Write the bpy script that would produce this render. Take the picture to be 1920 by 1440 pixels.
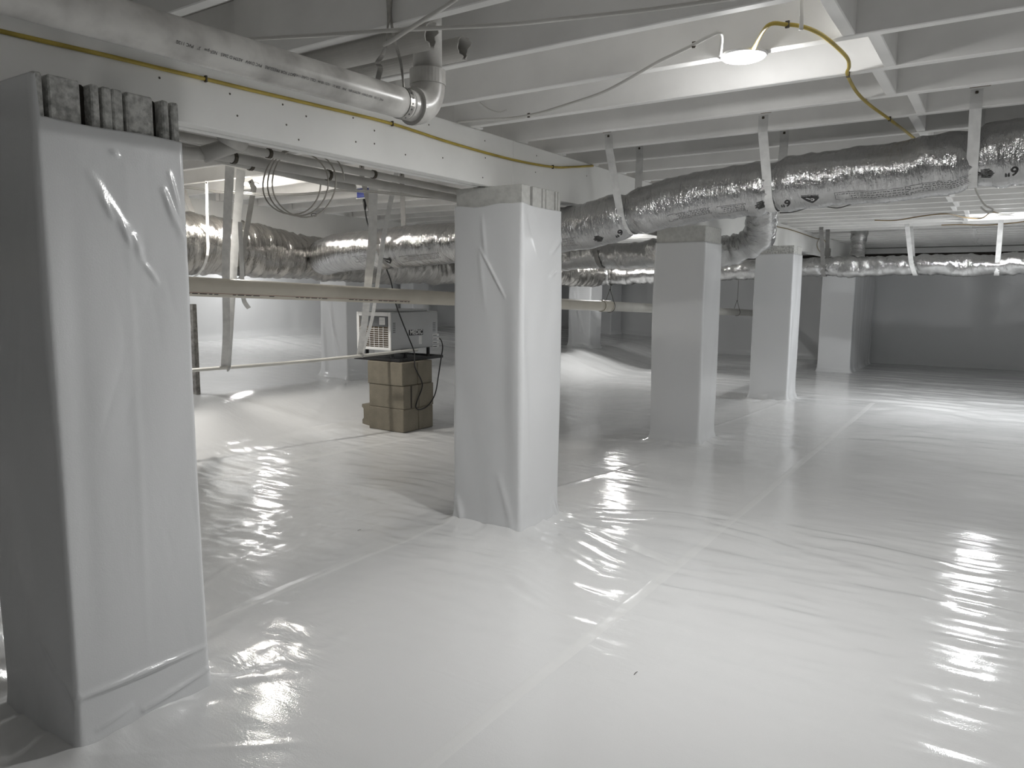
import bpy, bmesh, math, random
import numpy as np
from mathutils import Vector, Matrix

for o in list(bpy.data.objects): bpy.data.objects.remove(o, do_unlink=True)
S = bpy.context.scene
COL = S.collection
R = math.radians

# ------------------------------------------------------------------ camera
CAM_H = 1.235
FPX, YAW, PITCH, ROLL = 1387.78, -0.584539, -0.126432, 0.007188
def cam_axes():
    cy, sy, cp, sp = math.cos(YAW), math.sin(YAW), math.cos(PITCH), math.sin(PITCH)
    w = np.array([sy*cp, cy*cp, sp]); r = np.array([cy, -sy, 0.0]); u = np.cross(r, w)
    c, s = math.cos(ROLL), math.sin(ROLL)
    return c*r+s*u, -s*r+c*u, w
RT, UP, FW = cam_axes()
cd = bpy.data.cameras.new('camera'); cam = bpy.data.objects.new('camera', cd); COL.objects.link(cam)
cd.sensor_width = 36.0; cd.lens = FPX/1920*36.0; cd.clip_start = 0.02; cd.clip_end = 100
m = Matrix.Identity(4)
for i in range(3):
    m[i][0] = RT[i]; m[i][1] = UP[i]; m[i][2] = -FW[i]
m[2][3] = CAM_H
cam.matrix_world = m
S.camera = cam

# ------------------------------------------------------------------ world, exposure
w = bpy.data.worlds.new('world'); S.world = w; w.use_nodes = True
w.node_tree.nodes['Background'].inputs[0].default_value = (0.6, 0.6, 0.6, 1)
w.node_tree.nodes['Background'].inputs[1].default_value = 0.0
S.view_settings.view_transform = 'Standard'; S.view_settings.look = 'None'
S.view_settings.gamma = 1.0; S.view_settings.use_curve_mapping = False
S.view_settings.exposure = 0.08
S.cycles.diffuse_bounces = 5; S.cycles.glossy_bounces = 3; S.cycles.max_bounces = 6
# LED lamps, the last three unseen and added for their light: place on the joist undersides, strength, colour
LAMPS = [(-0.77, 2.512, 20.0, (1.0, 0.995, 0.985)),
         (-0.07, 8.93, 38.0, (0.97, 0.985, 1.0)),
         (-4.68, 3.56, 21.0, (1.0, 0.96, 0.90)),
         (-4.63, 9.75, 26.0, (1.0, 0.995, 0.98)),
         (-8.60, 6.60, 11.0, (1.0, 0.995, 0.99)),
         (-7.40, 3.00, 26.0, (1.0, 0.995, 0.99)),  # added out of sight to light the second-row pier
         (-0.85, -3.75, 4.0, (1.0, 0.995, 0.985)),  # weak lamp added behind the camera to lift the near joist faces
         (2.00, 6.20, 16.0, (1.0, 0.995, 0.985))]  # added out of view to brighten the piers along the open floor

# ------------------------------------------------------------------ heights
Z_GB = 1.746       # underside of girders
Z_J = 2.001        # underside of joists
Z_SUB = 2.236      # underside of subfloor
GX = -2.18         # face of the near girder
X_LEFT, X_RIGHT, Y_BACK, Y_FRONT = -9.2, 2.6, 14.5, -5.6

# ------------------------------------------------------------------ photo pixel -> point on a known plane
def ray(x, y): return (x-960)/FPX*RT - (y-720)/FPX*UP + FW
def pX(x, y, X): d = ray(x, y); return d*(X/d[0]) + np.array([0, 0, CAM_H])
def pY(x, y, Y): d = ray(x, y); return d*(Y/d[1]) + np.array([0, 0, CAM_H])
def pZ(x, y, Z): d = ray(x, y); return d*((Z-CAM_H)/d[2]) + np.array([0, 0, CAM_H])

# ------------------------------------------------------------------ noise helpers
LAT = {}
def vnoise(x, y, seed):
    if seed not in LAT: LAT[seed] = np.random.RandomState(seed).rand(256, 256)*2-1
    L = LAT[seed]
    xi = np.floor(x).astype(int); yi = np.floor(y).astype(int)
    fx = x-xi; fy = y-yi
    fx = fx*fx*fx*(fx*(fx*6-15)+10); fy = fy*fy*fy*(fy*(fy*6-15)+10)
    a = L[xi % 256, yi % 256]; b = L[(xi+1) % 256, yi % 256]; c = L[xi % 256, (yi+1) % 256]; d = L[(xi+1) % 256, (yi+1) % 256]
    return (a*(1-fx)+b*fx)*(1-fy)+(c*(1-fx)+d*fx)*fy
def fbm(x, y, seed, o=3):
    s = 0; a = 1.0
    for k in range(o): s = s+a*vnoise(x*2**k, y*2**k, seed+k); a *= .5
    return s
def sstep(a, b, x): t = np.clip((x-a)/(b-a), 0, 1); return t*t*(3-2*t)

# ------------------------------------------------------------------ object helpers
ORG = {}
def tag(o, label=None, cat=None, group=None, kind=None):
    if label: o['label'] = label
    if cat: o['category'] = cat
    if group: o['group'] = group
    if kind: o['kind'] = kind
    return o
def thing(name, loc, label, cat, group=None):
    o = bpy.data.objects.new(name, None); COL.objects.link(o); o.location = loc
    o.empty_display_size = 0.05
    ORG[o.name] = np.array(loc, float)
    return tag(o, label, cat, group)
def obj(name, verts, faces, mat, parent=None, smooth=False, uv=None, loc=None):
    V = np.asarray(verts, float)
    if parent is not None: org = ORG[parent.name]
    elif loc is not None: org = np.array(loc, float)
    else: org = np.array([(V[:, 0].min()+V[:, 0].max())/2, (V[:, 1].min()+V[:, 1].max())/2, V[:, 2].min()])
    me = bpy.data.meshes.new(name)
    me.from_pydata((V-org).tolist(), [], [list(map(int, f)) for f in faces] if not isinstance(faces, np.ndarray) else faces.tolist())
    if uv is not None:
        l = me.uv_layers.new(name='UVMap'); li = np.empty(len(me.loops), int); me.loops.foreach_get('vertex_index', li)
        l.data.foreach_set('uv', np.asarray(uv, float)[li].ravel())
    if smooth: me.shade_smooth()
    for mm in (mat if isinstance(mat, (list, tuple)) else [mat]): me.materials.append(mm)
    o = bpy.data.objects.new(name, me); COL.objects.link(o); ORG[o.name] = org
    if parent is not None: o.parent = parent
    else: o.location = org
    return o
class MB:
    def __init__(s): s.v = []; s.f = []
    def add(s, v, f):
        n = len(s.v); s.v += [list(map(float, p)) for p in v]; s.f += [[i+n for i in q] for q in f]; return s
    def box(s, a, b, bev=0.0):
        a = np.minimum(a, b).astype(float), np.maximum(a, b).astype(float); lo, hi = a
        if bev <= 0:
            v = [(x, y, z) for x in (lo[0], hi[0]) for y in (lo[1], hi[1]) for z in (lo[2], hi[2])]
            return s.add(v, [(0, 1, 3, 2), (4, 6, 7, 5), (0, 4, 5, 1), (2, 3, 7, 6), (0, 2, 6, 4), (1, 5, 7, 3)])
        bm = bmesh.new(); bmesh.ops.create_cube(bm, size=1.0)
        for q in bm.verts: q.co = Vector([lo[i]+(q.co[i]+.5)*(hi[i]-lo[i]) for i in range(3)])
        bmesh.ops.bevel(bm, geom=list(bm.edges), offset=min(bev, .45*min(hi-lo)), segments=1, affect='EDGES')
        bm.verts.index_update()
        s.add([q.co[:] for q in bm.verts], [[q.index for q in f.verts] for f in bm.faces]); bm.free(); return s
    def tube(s, pts, r, n=10, caps=True):
        v, f = tube(pts, r, n, caps); return s.add(v, f)
    def build(s, name, mat, parent=None, smooth=False, loc=None):
        return obj(name, s.v, s.f, mat, parent, smooth, None, loc)
def frames(P, up=None):
    P = np.asarray(P, float); T = np.gradient(P, axis=0) if len(P) > 2 else np.repeat([P[1]-P[0]], 2, 0)
    T /= np.linalg.norm(T, axis=1)[:, None]
    N = np.zeros_like(P); u = np.array([0, 0, 1.0] if up is None else up)
    if abs(T[0] @ u) > .95: u = np.array([1.0, 0, 0]) if abs(T[0][0]) < .9 else np.array([0, 1.0, 0])
    n = u-T[0]*(u @ T[0]); N[0] = n/np.linalg.norm(n)
    for i in range(1, len(P)):
        n = N[i-1]-T[i]*(N[i-1] @ T[i]); N[i] = n/np.linalg.norm(n)
    return P, T, N, np.cross(T, N)
def tube(pts, r, n=10, caps=True):
    P, T, N, B = frames(pts); m = len(P)
    r = np.full(m, r) if np.isscalar(r) else np.asarray(r)
    a = np.linspace(0, 2*math.pi, n, endpoint=False)
    v = P[:, None]+r[:, None, None]*(np.cos(a)[None, :, None]*N[:, None]+np.sin(a)[None, :, None]*B[:, None])
    f = [(i*n+j, i*n+(j+1) % n, (i+1)*n+(j+1) % n, (i+1)*n+j) for i in range(m-1) for j in range(n)]
    f = [q[::-1] for q in f]
    if caps: f += [list(range(n)), list(range((m-1)*n, m*n))[::-1]]
    return v.reshape(-1, 3), f
def spline(pts, per=8):
    P = np.asarray(pts, float); out = []
    for i in range(len(P)-1):
        p0, p1, p2, p3 = P[max(i-1, 0)], P[i], P[i+1], P[min(i+2, len(P)-1)]
        for t in np.linspace(0, 1, per, endpoint=False):
            out.append(.5*((2*p1)+(-p0+p2)*t+(2*p0-5*p1+4*p2-p3)*t*t+(-p0+3*p1-3*p2+p3)*t**3))
    out.append(P[-1]); return np.array(out)
def ribbon(pts, wdir, width, th=.0016):
    """flat band along pts; wdir: one vector or one per point giving the width direction"""
    P, T, _, _ = frames(pts); W = np.asarray(wdir, float)
    if W.ndim == 1: W = np.repeat(W[None], len(P), 0)
    W = W-T*(W*T).sum(1)[:, None]; W /= np.linalg.norm(W, axis=1)[:, None]
    Q = np.cross(T, W); wd = np.full(len(P), width) if np.isscalar(width) else np.asarray(width)
    v = []
    for i in range(len(P)):
        for a, b in ((-1, -1), (1, -1), (1, 1), (-1, 1)): v.append(P[i]+W[i]*a*wd[i]/2+Q[i]*b*th/2)
    f = []
    for i in range(len(P)-1):
        for j in range(4): f.append((i*4+j, i*4+(j+1) % 4, i*4+4+(j+1) % 4, i*4+4+j))
    n = (len(P)-1)*4; f += [(0, 3, 2, 1), (n, n+1, n+2, n+3)]
    return v, f

# ------------------------------------------------------------------ materials
def nt(name):
    mt = bpy.data.materials.new(name); mt.use_nodes = True; t = mt.node_tree
    return mt, t, t.nodes['Principled BSDF']
def link(t, a, b): t.links.new(a, b)
def node(t, typ, **kw):
    n = t.nodes.new(typ)
    for k, v in kw.items():
        if k in n.inputs: n.inputs[k].default_value = v
        else: setattr(n, k, v)
    return n
def simple(name, col, rough=.5, metal=0.0, spec=.5, var=.0, vscale=8.0, bump=0.0, bscale=60.0, dirt=None):
    mt, t, b = nt(name)
    b.inputs['Roughness'].default_value = rough; b.inputs['Metallic'].default_value = metal
    b.inputs['Specular IOR Level'].default_value = spec
    tc = node(t, 'ShaderNodeTexCoord')
    if var > 0:
        n = node(t, 'ShaderNodeTexNoise', Scale=vscale, Detail=5.0); link(t, tc.outputs['Object'], n.inputs['Vector'])
        mx = node(t, 'ShaderNodeMix', data_type='RGBA')
        mx.inputs[6].default_value = (*[c*(1-var) for c in col], 1); mx.inputs[7].default_value = (*[min(1, c*(1+var)) for c in col], 1)
        if dirt: mx.inputs[6].default_value = (*dirt, 1)
        rp = node(t, 'ShaderNodeValToRGB'); rp.color_ramp.elements[0].position = .3; rp.color_ramp.elements[1].position = .62
        link(t, n.outputs['Fac'], rp.inputs['Fac']); link(t, rp.outputs['Color'], mx.inputs[0])
        link(t, mx.outputs[2], b.inputs['Base Color'])
    else: b.inputs['Base Color'].default_value = (*col, 1)
    if bump > 0:
        n2 = node(t, 'ShaderNodeTexNoise', Scale=bscale, Detail=4.0); link(t, tc.outputs['Object'], n2.inputs['Vector'])
        bp = node(t, 'ShaderNodeBump', Strength=bump, Distance=.01); link(t, n2.outputs['Fac'], bp.inputs['Height'])
        link(t, bp.outputs['Normal'], b.inputs['Normal'])
    return mt
def liner(name, col, rough, streak, stretch, strength, weave=.12):
    """woven white vapour barrier: glossy film over a fine square scrim, small stretched puckers"""
    mt, t, b = nt(name)
    b.inputs['Base Color'].default_value = (*col, 1); b.inputs['Roughness'].default_value = rough
    b.inputs['Specular IOR Level'].default_value = .55
    tc = node(t, 'ShaderNodeTexCoord')
    mp = node(t, 'ShaderNodeMapping'); mp.inputs['Scale'].default_value = stretch; link(t, tc.outputs['Object'], mp.inputs['Vector'])
    n1 = node(t, 'ShaderNodeTexNoise', Scale=streak, Detail=3.0, Roughness=.55, Distortion=.6); link(t, mp.outputs['Vector'], n1.inputs['Vector'])
    big = node(t, 'ShaderNodeTexNoise', Scale=1.1, Detail=2.0); link(t, tc.outputs['Object'], big.inputs['Vector'])
    rp = node(t, 'ShaderNodeMapRange'); rp.inputs[1].default_value = .42; rp.inputs[2].default_value = .68
    rp.inputs[3].default_value = .15; rp.inputs[4].default_value = 1.0
    link(t, big.outputs['Fac'], rp.inputs[0])
    mu = node(t, 'ShaderNodeMath', operation='MULTIPLY'); link(t, n1.outputs['Fac'], mu.inputs[0]); link(t, rp.outputs[0], mu.inputs[1])
    bp = node(t, 'ShaderNodeBump', Strength=strength, Distance=.02); link(t, mu.outputs[0], bp.inputs['Height'])
    br = node(t, 'ShaderNodeTexChecker', Scale=160.0); link(t, tc.outputs['Object'], br.inputs['Vector'])
    wv = node(t, 'ShaderNodeTexNoise', Scale=260.0, Detail=1.0); link(t, tc.outputs['Object'], wv.inputs['Vector'])
    bp2 = node(t, 'ShaderNodeBump', Strength=weave, Distance=.002); link(t, wv.outputs['Fac'], bp2.inputs['Height'])
    link(t, bp.outputs['Normal'], bp2.inputs['Normal']); link(t, bp2.outputs['Normal'], b.inputs['Normal'])
    return mt
def foil(name, col=(.80, .80, .80), rough=.2, su=60.0, sv=1.2, strength=.5):
    """crinkled metallised film; UV = metres along, turns around"""
    mt, t, b = nt(name)
    b.inputs['Metallic'].default_value = 1.0
    uv = node(t, 'ShaderNodeUVMap')
    mp = node(t, 'ShaderNodeMapping'); mp.inputs['Scale'].default_value = (su, sv*6, 1); link(t, uv.outputs['UV'], mp.inputs['Vector'])
    n1 = node(t, 'ShaderNodeTexNoise', Scale=1.0, Detail=4.0, Roughness=.6, Distortion=.8); link(t, mp.outputs['Vector'], n1.inputs['Vector'])
    tc = node(t, 'ShaderNodeTexCoord')
    n2 = node(t, 'ShaderNodeTexNoise', Scale=38.0, Detail=3.0, Distortion=1.5); link(t, tc.outputs['Object'], n2.inputs['Vector'])
    b1 = node(t, 'ShaderNodeBump', Strength=strength, Distance=.012); link(t, n1.outputs['Fac'], b1.inputs['Height'])
    b2 = node(t, 'ShaderNodeBump', Strength=.22, Distance=.01); link(t, n2.outputs['Fac'], b2.inputs['Height'])
    link(t, b1.outputs['Normal'], b2.inputs['Normal']); link(t, b2.outputs['Normal'], b.inputs['Normal'])
    # scrim grid under the film: fine darker thread lines
    n3 = node(t, 'ShaderNodeTexNoise', Scale=30.0, Detail=3.0); link(t, tc.outputs['Object'], n3.inputs['Vector'])
    mx = node(t, 'ShaderNodeMix', data_type='RGBA'); mx.inputs[6].default_value = (*[c*.78 for c in col], 1); mx.inputs[7].default_value = (*col, 1)
    link(t, n3.outputs['Fac'], mx.inputs[0]); link(t, mx.outputs[2], b.inputs['Base Color'])
    mr = node(t, 'ShaderNodeMapRange'); mr.inputs[3].default_value = rough; mr.inputs[4].default_value = rough+.12
    link(t, n3.outputs['Fac'], mr.inputs[0]); link(t, mr.outputs[0], b.inputs['Roughness'])
    return mt
def emit(name, col, strength):
    mt, t, b = nt(name); t.nodes.remove(b)
    e = node(t, 'ShaderNodeEmission', Strength=strength); e.inputs['Color'].default_value = (*col, 1)
    link(t, e.outputs[0], t.nodes['Material Output'].inputs[0]); mt.cycles.emission_sampling = 'NONE'; return mt
M = dict(
    floor=liner('floor_liner', (.82, .825, .825), .115, 9.0, (.7, 2.0, 1), .12),
    wrap=liner('pier_liner', (.82, .83, .84), .2, 5.0, (1.6, 1.6, .5), .13),
    wall=liner('wall_liner', (.80, .81, .815), .25, 4.0, (1, 1, .6), .14),
    tape=liner('seam_tape', (.84, .845, .84), .22, 5.0, (1, 1, 1), .05),
    paint=simple('grey_white_paint', (.86, .855, .84), .62, spec=.35, var=.07, vscale=3.0, bump=.06, bscale=45),
    girder=simple('girder_paint', (.84, .84, .82), .55, spec=.35, var=.06, vscale=2.0, bump=.05, bscale=30),
    sub=simple('subfloor_paint', (.80, .79, .77), .7, spec=.2, var=.08, vscale=2.5, bump=.08, bscale=30),
    block=simple('painted_block', (.56, .56, .54), .85, spec=.25, var=.35, vscale=55.0, bump=.55, bscale=120),
    blockw=simple('white_painted_block', (.60, .60, .575), .75, spec=.25, var=.08, vscale=40.0, bump=.25, bscale=90),
    dark=simple('gap_shade', (.035, .030, .025), .9, var=.3, vscale=30),  # shade inside open gaps and slots, put into a near-black colour
    cmu=simple('bare_concrete_block', (.21, .19, .15), .92, spec=.2, var=.10, vscale=9.0, bump=.5, bscale=140),
    foil=foil('duct_foil', (.60, .60, .60), .09, 75.0, 1.2, .6), foilbig=foil('trunk_foil', (.50, .485, .46), .14, 45.0, 1.2, .65),
    foilfar=foil('far_duct_foil', (.60, .60, .595), .12, 60.0, 1.2, .6),
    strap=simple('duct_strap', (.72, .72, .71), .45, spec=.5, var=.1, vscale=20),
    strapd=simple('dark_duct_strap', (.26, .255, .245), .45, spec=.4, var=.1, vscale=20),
    pvc=simple('pvc_pipe', (.58, .57, .545), .3, spec=.5, var=.22, vscale=9.0, dirt=(.36, .35, .33)),
    pvc2=simple('cream_pvc_pipe', (.56, .525, .45), .35, spec=.5, var=.05, vscale=6.0),
    pvcw=simple('white_pvc_pipe', (.62, .61, .57), .35, spec=.5, var=.05, vscale=6.0),
    pvcp=simple('overspray_pipe', (.47, .46, .435), .55, spec=.35, var=.12, vscale=6.0),
    band=simple('perforated_metal', (.42, .41, .39), .4, metal=.85, var=.15, vscale=40),
    black=simple('black_rubber', (.012, .012, .013), .5),
    ink=simple('black_ink', (.035, .035, .035), .6),
    redink=simple('red_ink', (.25, .05, .04), .6),
    yellow=simple('yellow_cable', (.40, .30, .05), .5, var=.18, vscale=9.0),
    brown=simple('faded_cable', (.22, .155, .07), .55),
    white=simple('white_cable', (.62, .61, .58), .45),
    dkcable=simple('dark_cable', (.06, .055, .05), .5),
    wire=simple('steel_wire', (.42, .40, .36), .4, metal=.3),
    staple=simple('staple_metal', (.08, .07, .055), .5, metal=.5),
    blue=simple('blue_plastic', (.01, .035, .32), .4),
    dehum=simple('grey_steel_case', (.44, .45, .455), .38, spec=.5, var=.03, vscale=5),
    dehumw=simple('white_plastic', (.72, .72, .71), .4),
    grey=simple('grey_panel', (.12, .125, .13), .45),
    fin=simple('filter_mesh', (.11, .085, .06), .8),
    wood=simple('weathered_wood', (.24, .23, .215), .85, var=.45, vscale=26.0, bump=.4, bscale=50),
    box=simple('galvanised_box', (.33, .32, .30), .45, metal=.6, var=.15, vscale=30),
    bare=simple('bare_wood_patch', (.22, .17, .11), .8, var=.2, vscale=20),
    light=simple('lamp_housing', (.70, .70, .70), .4),
)
LENS = [emit('lamp_glow.%d' % i, l[3], 25.0) for i, l in enumerate(LAMPS)]

# ================================================================== FLOOR (white vapour barrier over the soil)
def axis(segs):
    out = [segs[0][0]]
    for a, b, s0, s1 in segs:
        x = a
        while x < b-1e-6:
            t = (x-a)/(b-a); x = min(b, x+s0+(s1-s0)*t); out.append(x)
    return np.array(out)
ax = axis([(X_LEFT, -4.9, .09, .03), (-4.9, -3.0, .03, .014), (-3.0, .9, .014, .014), (.9, X_RIGHT, .014, .12)])
ay = axis([(Y_FRONT, .3, .25, .014), (.3, 5.2, .014, .015), (5.2, Y_BACK, .016, .06)])
FX, FY = np.meshgrid(ax, ay, indexing='ij')
PIERS = [(-2.36, -1.962, .894, 1.281), (-2.40, -1.985, 3.08, 3.465), (-2.40, -1.985, 5.72, 6.115), (-2.40, -1.985, 8.62, 9.02)]
def seg_d(x, y, a, b):
    a = np.array(a); b = np.array(b); d = b-a; L2 = d @ d
    t = np.clip(((x-a[0])*d[0]+(y-a[1])*d[1])/L2, 0, 1)
    return np.hypot(x-a[0]-t*d[0], y-a[1]-t*d[1]), t
def floor_z(x, y):
    z = .29*(1-sstep(-5.95, -4.62, x))
    z = z+np.clip(-5.95-x, 0, None)*.07
    z = z+.012*fbm(x*.7+3, y*.7, 11, 2)*sstep(.2, 1.2, y)*(1-np.exp(-((x+4.45)**2+(y-4.9)**2)/.5))
    # wrinkles running across the sheets, gathered in patches
    wx = x+.06*vnoise(x*2.2, y*2.2, 5); wy = y+.10*vnoise(x*1.6+7, y*1.6, 6)
    patch = sstep(-.12, .45, vnoise(x*.55+1.3, y*.5+.4, 21))
    patch = np.maximum(patch, .45*np.exp(-(((x+2.9)/.8)**2+((y-2.2)/1.0)**2)))            # bay behind the nearest pier
    patch = np.maximum(patch, 1.0*np.exp(-(((x+.0)/.55)**2+((y-3.1)/1.1)**2)))            # strip towards the far lamp
    patch = np.maximum(patch, .6*np.exp(-(((x+2.0)/.55)**2+((y-4.15)/.55)**2)))          # behind the middle pier
    patch = np.maximum(patch, .55*sstep(4.5, 6.5, y))
    patch = patch*(1-.9*np.exp(-(((x+.95)/.75)**2+((y-1.6)/.95)**2)))                       # pulled tight under the near lamp
    far = 1+.9*sstep(5, 9, y)
    z = z+.0042*patch*vnoise(wx*3.0/far, wy*15/far, 31)*far
    z = z+.0022*patch*vnoise(wx*6.5+.35*wy, wy*29/far, 37)
    z = z+.0016*patch*np.abs(vnoise(wx*9, wy*17, 41))
    crum = np.maximum(np.exp(-(((x+3.0)/.75)**2+((y-2.3)/1.0)**2)), np.maximum(np.exp(-(((x+2.15)/.6)**2+((y-4.2)/.6)**2)), np.exp(-(((x+1.9)/.42)**2+((y-1.6)/.45)**2))))*sstep(-.25, .25, vnoise(x*3.1+4, y*2.6, 43))
    z = z+.0042*crum*(1-np.abs(vnoise(wx*9+2, wy*12, 45))*2)*.5+.0022*crum*(1-2*np.abs(vnoise(wx*19, wy*24+3, 47)))*.5
    z = z+.0006*vnoise(x*11, y*11, 51)
    # sheet edges and fold lines
    for a, b, h, wd in (((-2.36, 1.2), (-2.40, 3.1), .006, .012), ((-1.985, 3.47), (-1.15, 3.11), .005, .009),
                        ((-1.99, 3.40), (-1.45, 3.24), .009, .014), ((-2.38, 3.46), (-2.1, 4.9), .006, .012),
                        ((-4.87, 2.6), (-4.9, 5.0), .012, .05), ((-1.157, -1), (-1.157, 9.2), .0005, .010),
                        ((-2.5, 1.35), (-2.95, 2.3), .006, .012), ((-2.2, 6.1), (-2.0, 8.6), .005, .016),
                        ((-1.95, .88), (-1.5, 1.25), .004, .010), ((-5.2, 4.6), (-5.75, 5.5), .01, .03),
                        ((-1.98, 9.0), (-1.2, 8.7), .005, .02), ((-.6, 11.2), (.6, 10.9), .012, .03)):
        d, t = seg_d(x, y, a, b)
        z = z+h*np.exp(-(d/wd)**2)*(.6+.4*vnoise(t*9+a[0], t*0+b[1], 61))
    # the sheet turns up a little around each pier foot, with pleats off the corners
    for x0, x1, y0, y1 in PIERS:
        dx = np.maximum(np.maximum(x0-x, x-x1), 0); dy = np.maximum(np.maximum(y0-y, y-y1), 0); d = np.hypot(dx, dy)
        z = z+.02*np.exp(-(d/.05)**2)
        ang = np.arctan2(y-(y0+y1)/2, x-(x0+x1)/2)
        z = z+.007*np.exp(-(d/.22))*vnoise(ang*6+x0, d*3+y0, 71)
    return z
FZ = floor_z(FX, FY)
def fz(x, y):
    i = int(np.clip(np.searchsorted(ax, x)-1, 0, len(ax)-2)); j = int(np.clip(np.searchsorted(ay, y)-1, 0, len(ay)-2))
    tx = (x-ax[i])/(ax[i+1]-ax[i]); ty = (y-ay[j])/(ay[j+1]-ay[j])
    return float((FZ[i, j]*(1-tx)+FZ[i+1, j]*tx)*(1-ty)+(FZ[i, j+1]*(1-tx)+FZ[i+1, j+1]*tx)*ty)
nx, ny = FX.shape
idx = np.arange(nx*ny).reshape(nx, ny)
ff = np.stack([idx[:-1, :-1], idx[1:, :-1], idx[1:, 1:], idx[:-1, 1:]], -1).reshape(-1, 4)
floor = obj('floor', np.stack([FX, FY, FZ], -1).reshape(-1, 3), ff, M['floor'], smooth=True, loc=(0, 0, 0))
tag(floor, 'glossy white vapour barrier sheet spread over the whole crawl space floor', kind='structure')
def tape(p0, p1, wd, n):
    v = []; f = []; a = np.array(p0); b = np.array(p1); d = (b-a)/np.linalg.norm(b-a); q = np.array([-d[1], d[0]])
    for i in range(n+1):
        for k in range(7):
            p = a+(b-a)*i/n+q*wd*(k/6-.5)
            v.append((p[0], p[1], fz(*p)+.0010-(.0008 if k in (0, 6) else 0)))
    for i in range(n):
        for k in range(6): f.append((i*7+k, i*7+7+k, i*7+8+k, i*7+k+1))
    o = obj('seam_tape', v, f, M['tape'], floor, smooth=True); return o
for p0, p1, wd, n in (((-1.157, .6), (-1.157, 9.1), .05, 420), ((-2.37, 1.3), (-2.41, 3.06), .06, 120), ((-1.96, 3.47), (-1.16, 3.12), .07, 70),
                      ((-4.3, 2.2), (-3.9, 6.2), .08, 160)):
    tape(p0, p1, wd, n)

# ================================================================== WALLS
def liner_wall(name, p0, p1, zt, label, seed, inward):
    a = np.array(p0, float); b = np.array(p1, float); L = np.linalg.norm(b-a); d = (b-a)/L; inward = np.array(inward, float)
    n = int(L/.06); mz = 34; v = []; f = []
    for i in range(n+1):
        s = i*L/n; p = a+d*s; z0 = fz(np.clip(p[0], X_LEFT, X_RIGHT), np.clip(p[1], Y_FRONT, Y_BACK))-.02
        for k in range(mz+1):
            z = z0+(zt-z0)*k/mz
            off = .02+.012*float(vnoise(np.array(s*2.2), np.array(z*1.3), seed))+.006*float(vnoise(np.array(s*7), np.array(z*3), seed+1))+.05*math.exp(-((z-z0)/.06)**2)
            q = p+inward*off; v.append((q[0], q[1], z))
    for i in range(n):
        for k in range(mz):
            q = (i*(mz+1)+k, (i+1)*(mz+1)+k, (i+1)*(mz+1)+k+1, i*(mz+1)+k+1)
            f.append(q)
    base = MB().box((min(a[0], b[0])-(.2 if inward[0] > 0 else 0), min(a[1], b[1])-(.2 if inward[1] > 0 else 0), -.3),
                    (max(a[0], b[0])+(.2 if inward[0] < 0 else 0), max(a[1], b[1])+(.2 if inward[1] < 0 else 0), Z_SUB+.02))
    wl = base.build(name, M['blockw'])
    tag(wl, label, kind='structure')
    obj('wall_liner', v, f, M['wall'], wl, smooth=True)
    return wl
wb = liner_wall('wall_back', (X_LEFT, Y_BACK), (X_RIGHT, Y_BACK), 1.60, 'far foundation wall lined with white sheet below a painted block course', 101, (0, -1))
wl = liner_wall('wall_left', (X_LEFT, Y_FRONT), (X_LEFT, Y_BACK), 1.60, 'side foundation wall lined with white sheet beyond the second row of piers', 111, (1, 0))
wr = liner_wall('wall_right', (X_RIGHT, Y_FRONT), (X_RIGHT, Y_BACK), 1.60, 'side foundation wall lined with white sheet on the lamp side', 121, (-1, 0))
wf = liner_wall('wall_front', (X_LEFT, Y_FRONT), (X_RIGHT, Y_FRONT), 1.60, 'near foundation wall lined with white sheet', 131, (0, 1))
for i in range(12):      # top course of painted block on the far wall, sill plate above an open dark joint
    x0 = X_LEFT+i*1.0
    MB().box((x0+.004, Y_BACK-.035, 1.655), (min(x0+.996, X_RIGHT), Y_BACK-.0005, 1.845), .006).build('block', M['blockw'], wb)
MB().box((X_LEFT, Y_BACK-.012, 1.848), (X_RIGHT, Y_BACK-.0005, 1.905)).build('open_joint', M['dark'], wb)
MB().box((X_LEFT, Y_BACK-.09, 1.905), (X_RIGHT, Y_BACK-.0005, 1.995), .004).build('sill_plate', M['paint'], wb)

# ================================================================== CEILING: subfloor, joists, blocking
ce = MB().box((X_LEFT-.2, Y_FRONT-.2, Z_SUB), (X_RIGHT+.2, Y_BACK+.2, Z_SUB+.04)).build('ceiling', M['sub'])
tag(ce, 'painted underside of the floor above with its rows of joists', kind='structure')
JP, JT, Y0J = .4065, .038, 2.145
def shared(name, mesh, loc, parent, rz=0):
    o = bpy.data.objects.new(name, mesh); COL.objects.link(o); o.parent = parent
    o.location = Vector(loc)-Vector(ORG[parent.name]); o.rotation_euler = (0, 0, rz); ORG[o.name] = ORG[parent.name]; return o
def joist_mesh(L):
    mb = MB().box((-L/2, -JT/2, Z_J), (L/2, JT/2, Z_SUB-.0005), .003)
    me = bpy.data.meshes.new('joist'); me.from_pydata(mb.v, [], mb.f); me.materials.append(M['paint']); return me
jm1, jm2, jm3 = joist_mesh(X_RIGHT-(GX-.10)), joist_mesh(3.86), joist_mesh(3.30)
k0 = int((Y_FRONT+.1-Y0J)/JP)+1; k1 = int((Y_BACK-.1-Y0J)/JP)
JY = [Y0J+k*JP-JT/2 for k in range(k0, k1+1)]
for k, y in enumerate(JY):
    shared('joist', jm1, ((X_RIGHT+GX-.10)/2, y, 0), ce)
    shared('joist', jm2, (-4.09, y+JT+.004, 0), ce)
    shared('joist', jm3, (-7.55, y, 0), ce)
bl = bpy.data.meshes.new('blocking'); q = MB().box((-.019, -(JP-JT)/2+.001, Z_J+.002), (.019, (JP-JT)/2-.001, Z_SUB-.001), .003)
bl.from_pydata(q.v, [], q.f); bl.materials.append(M['paint'])
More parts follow.
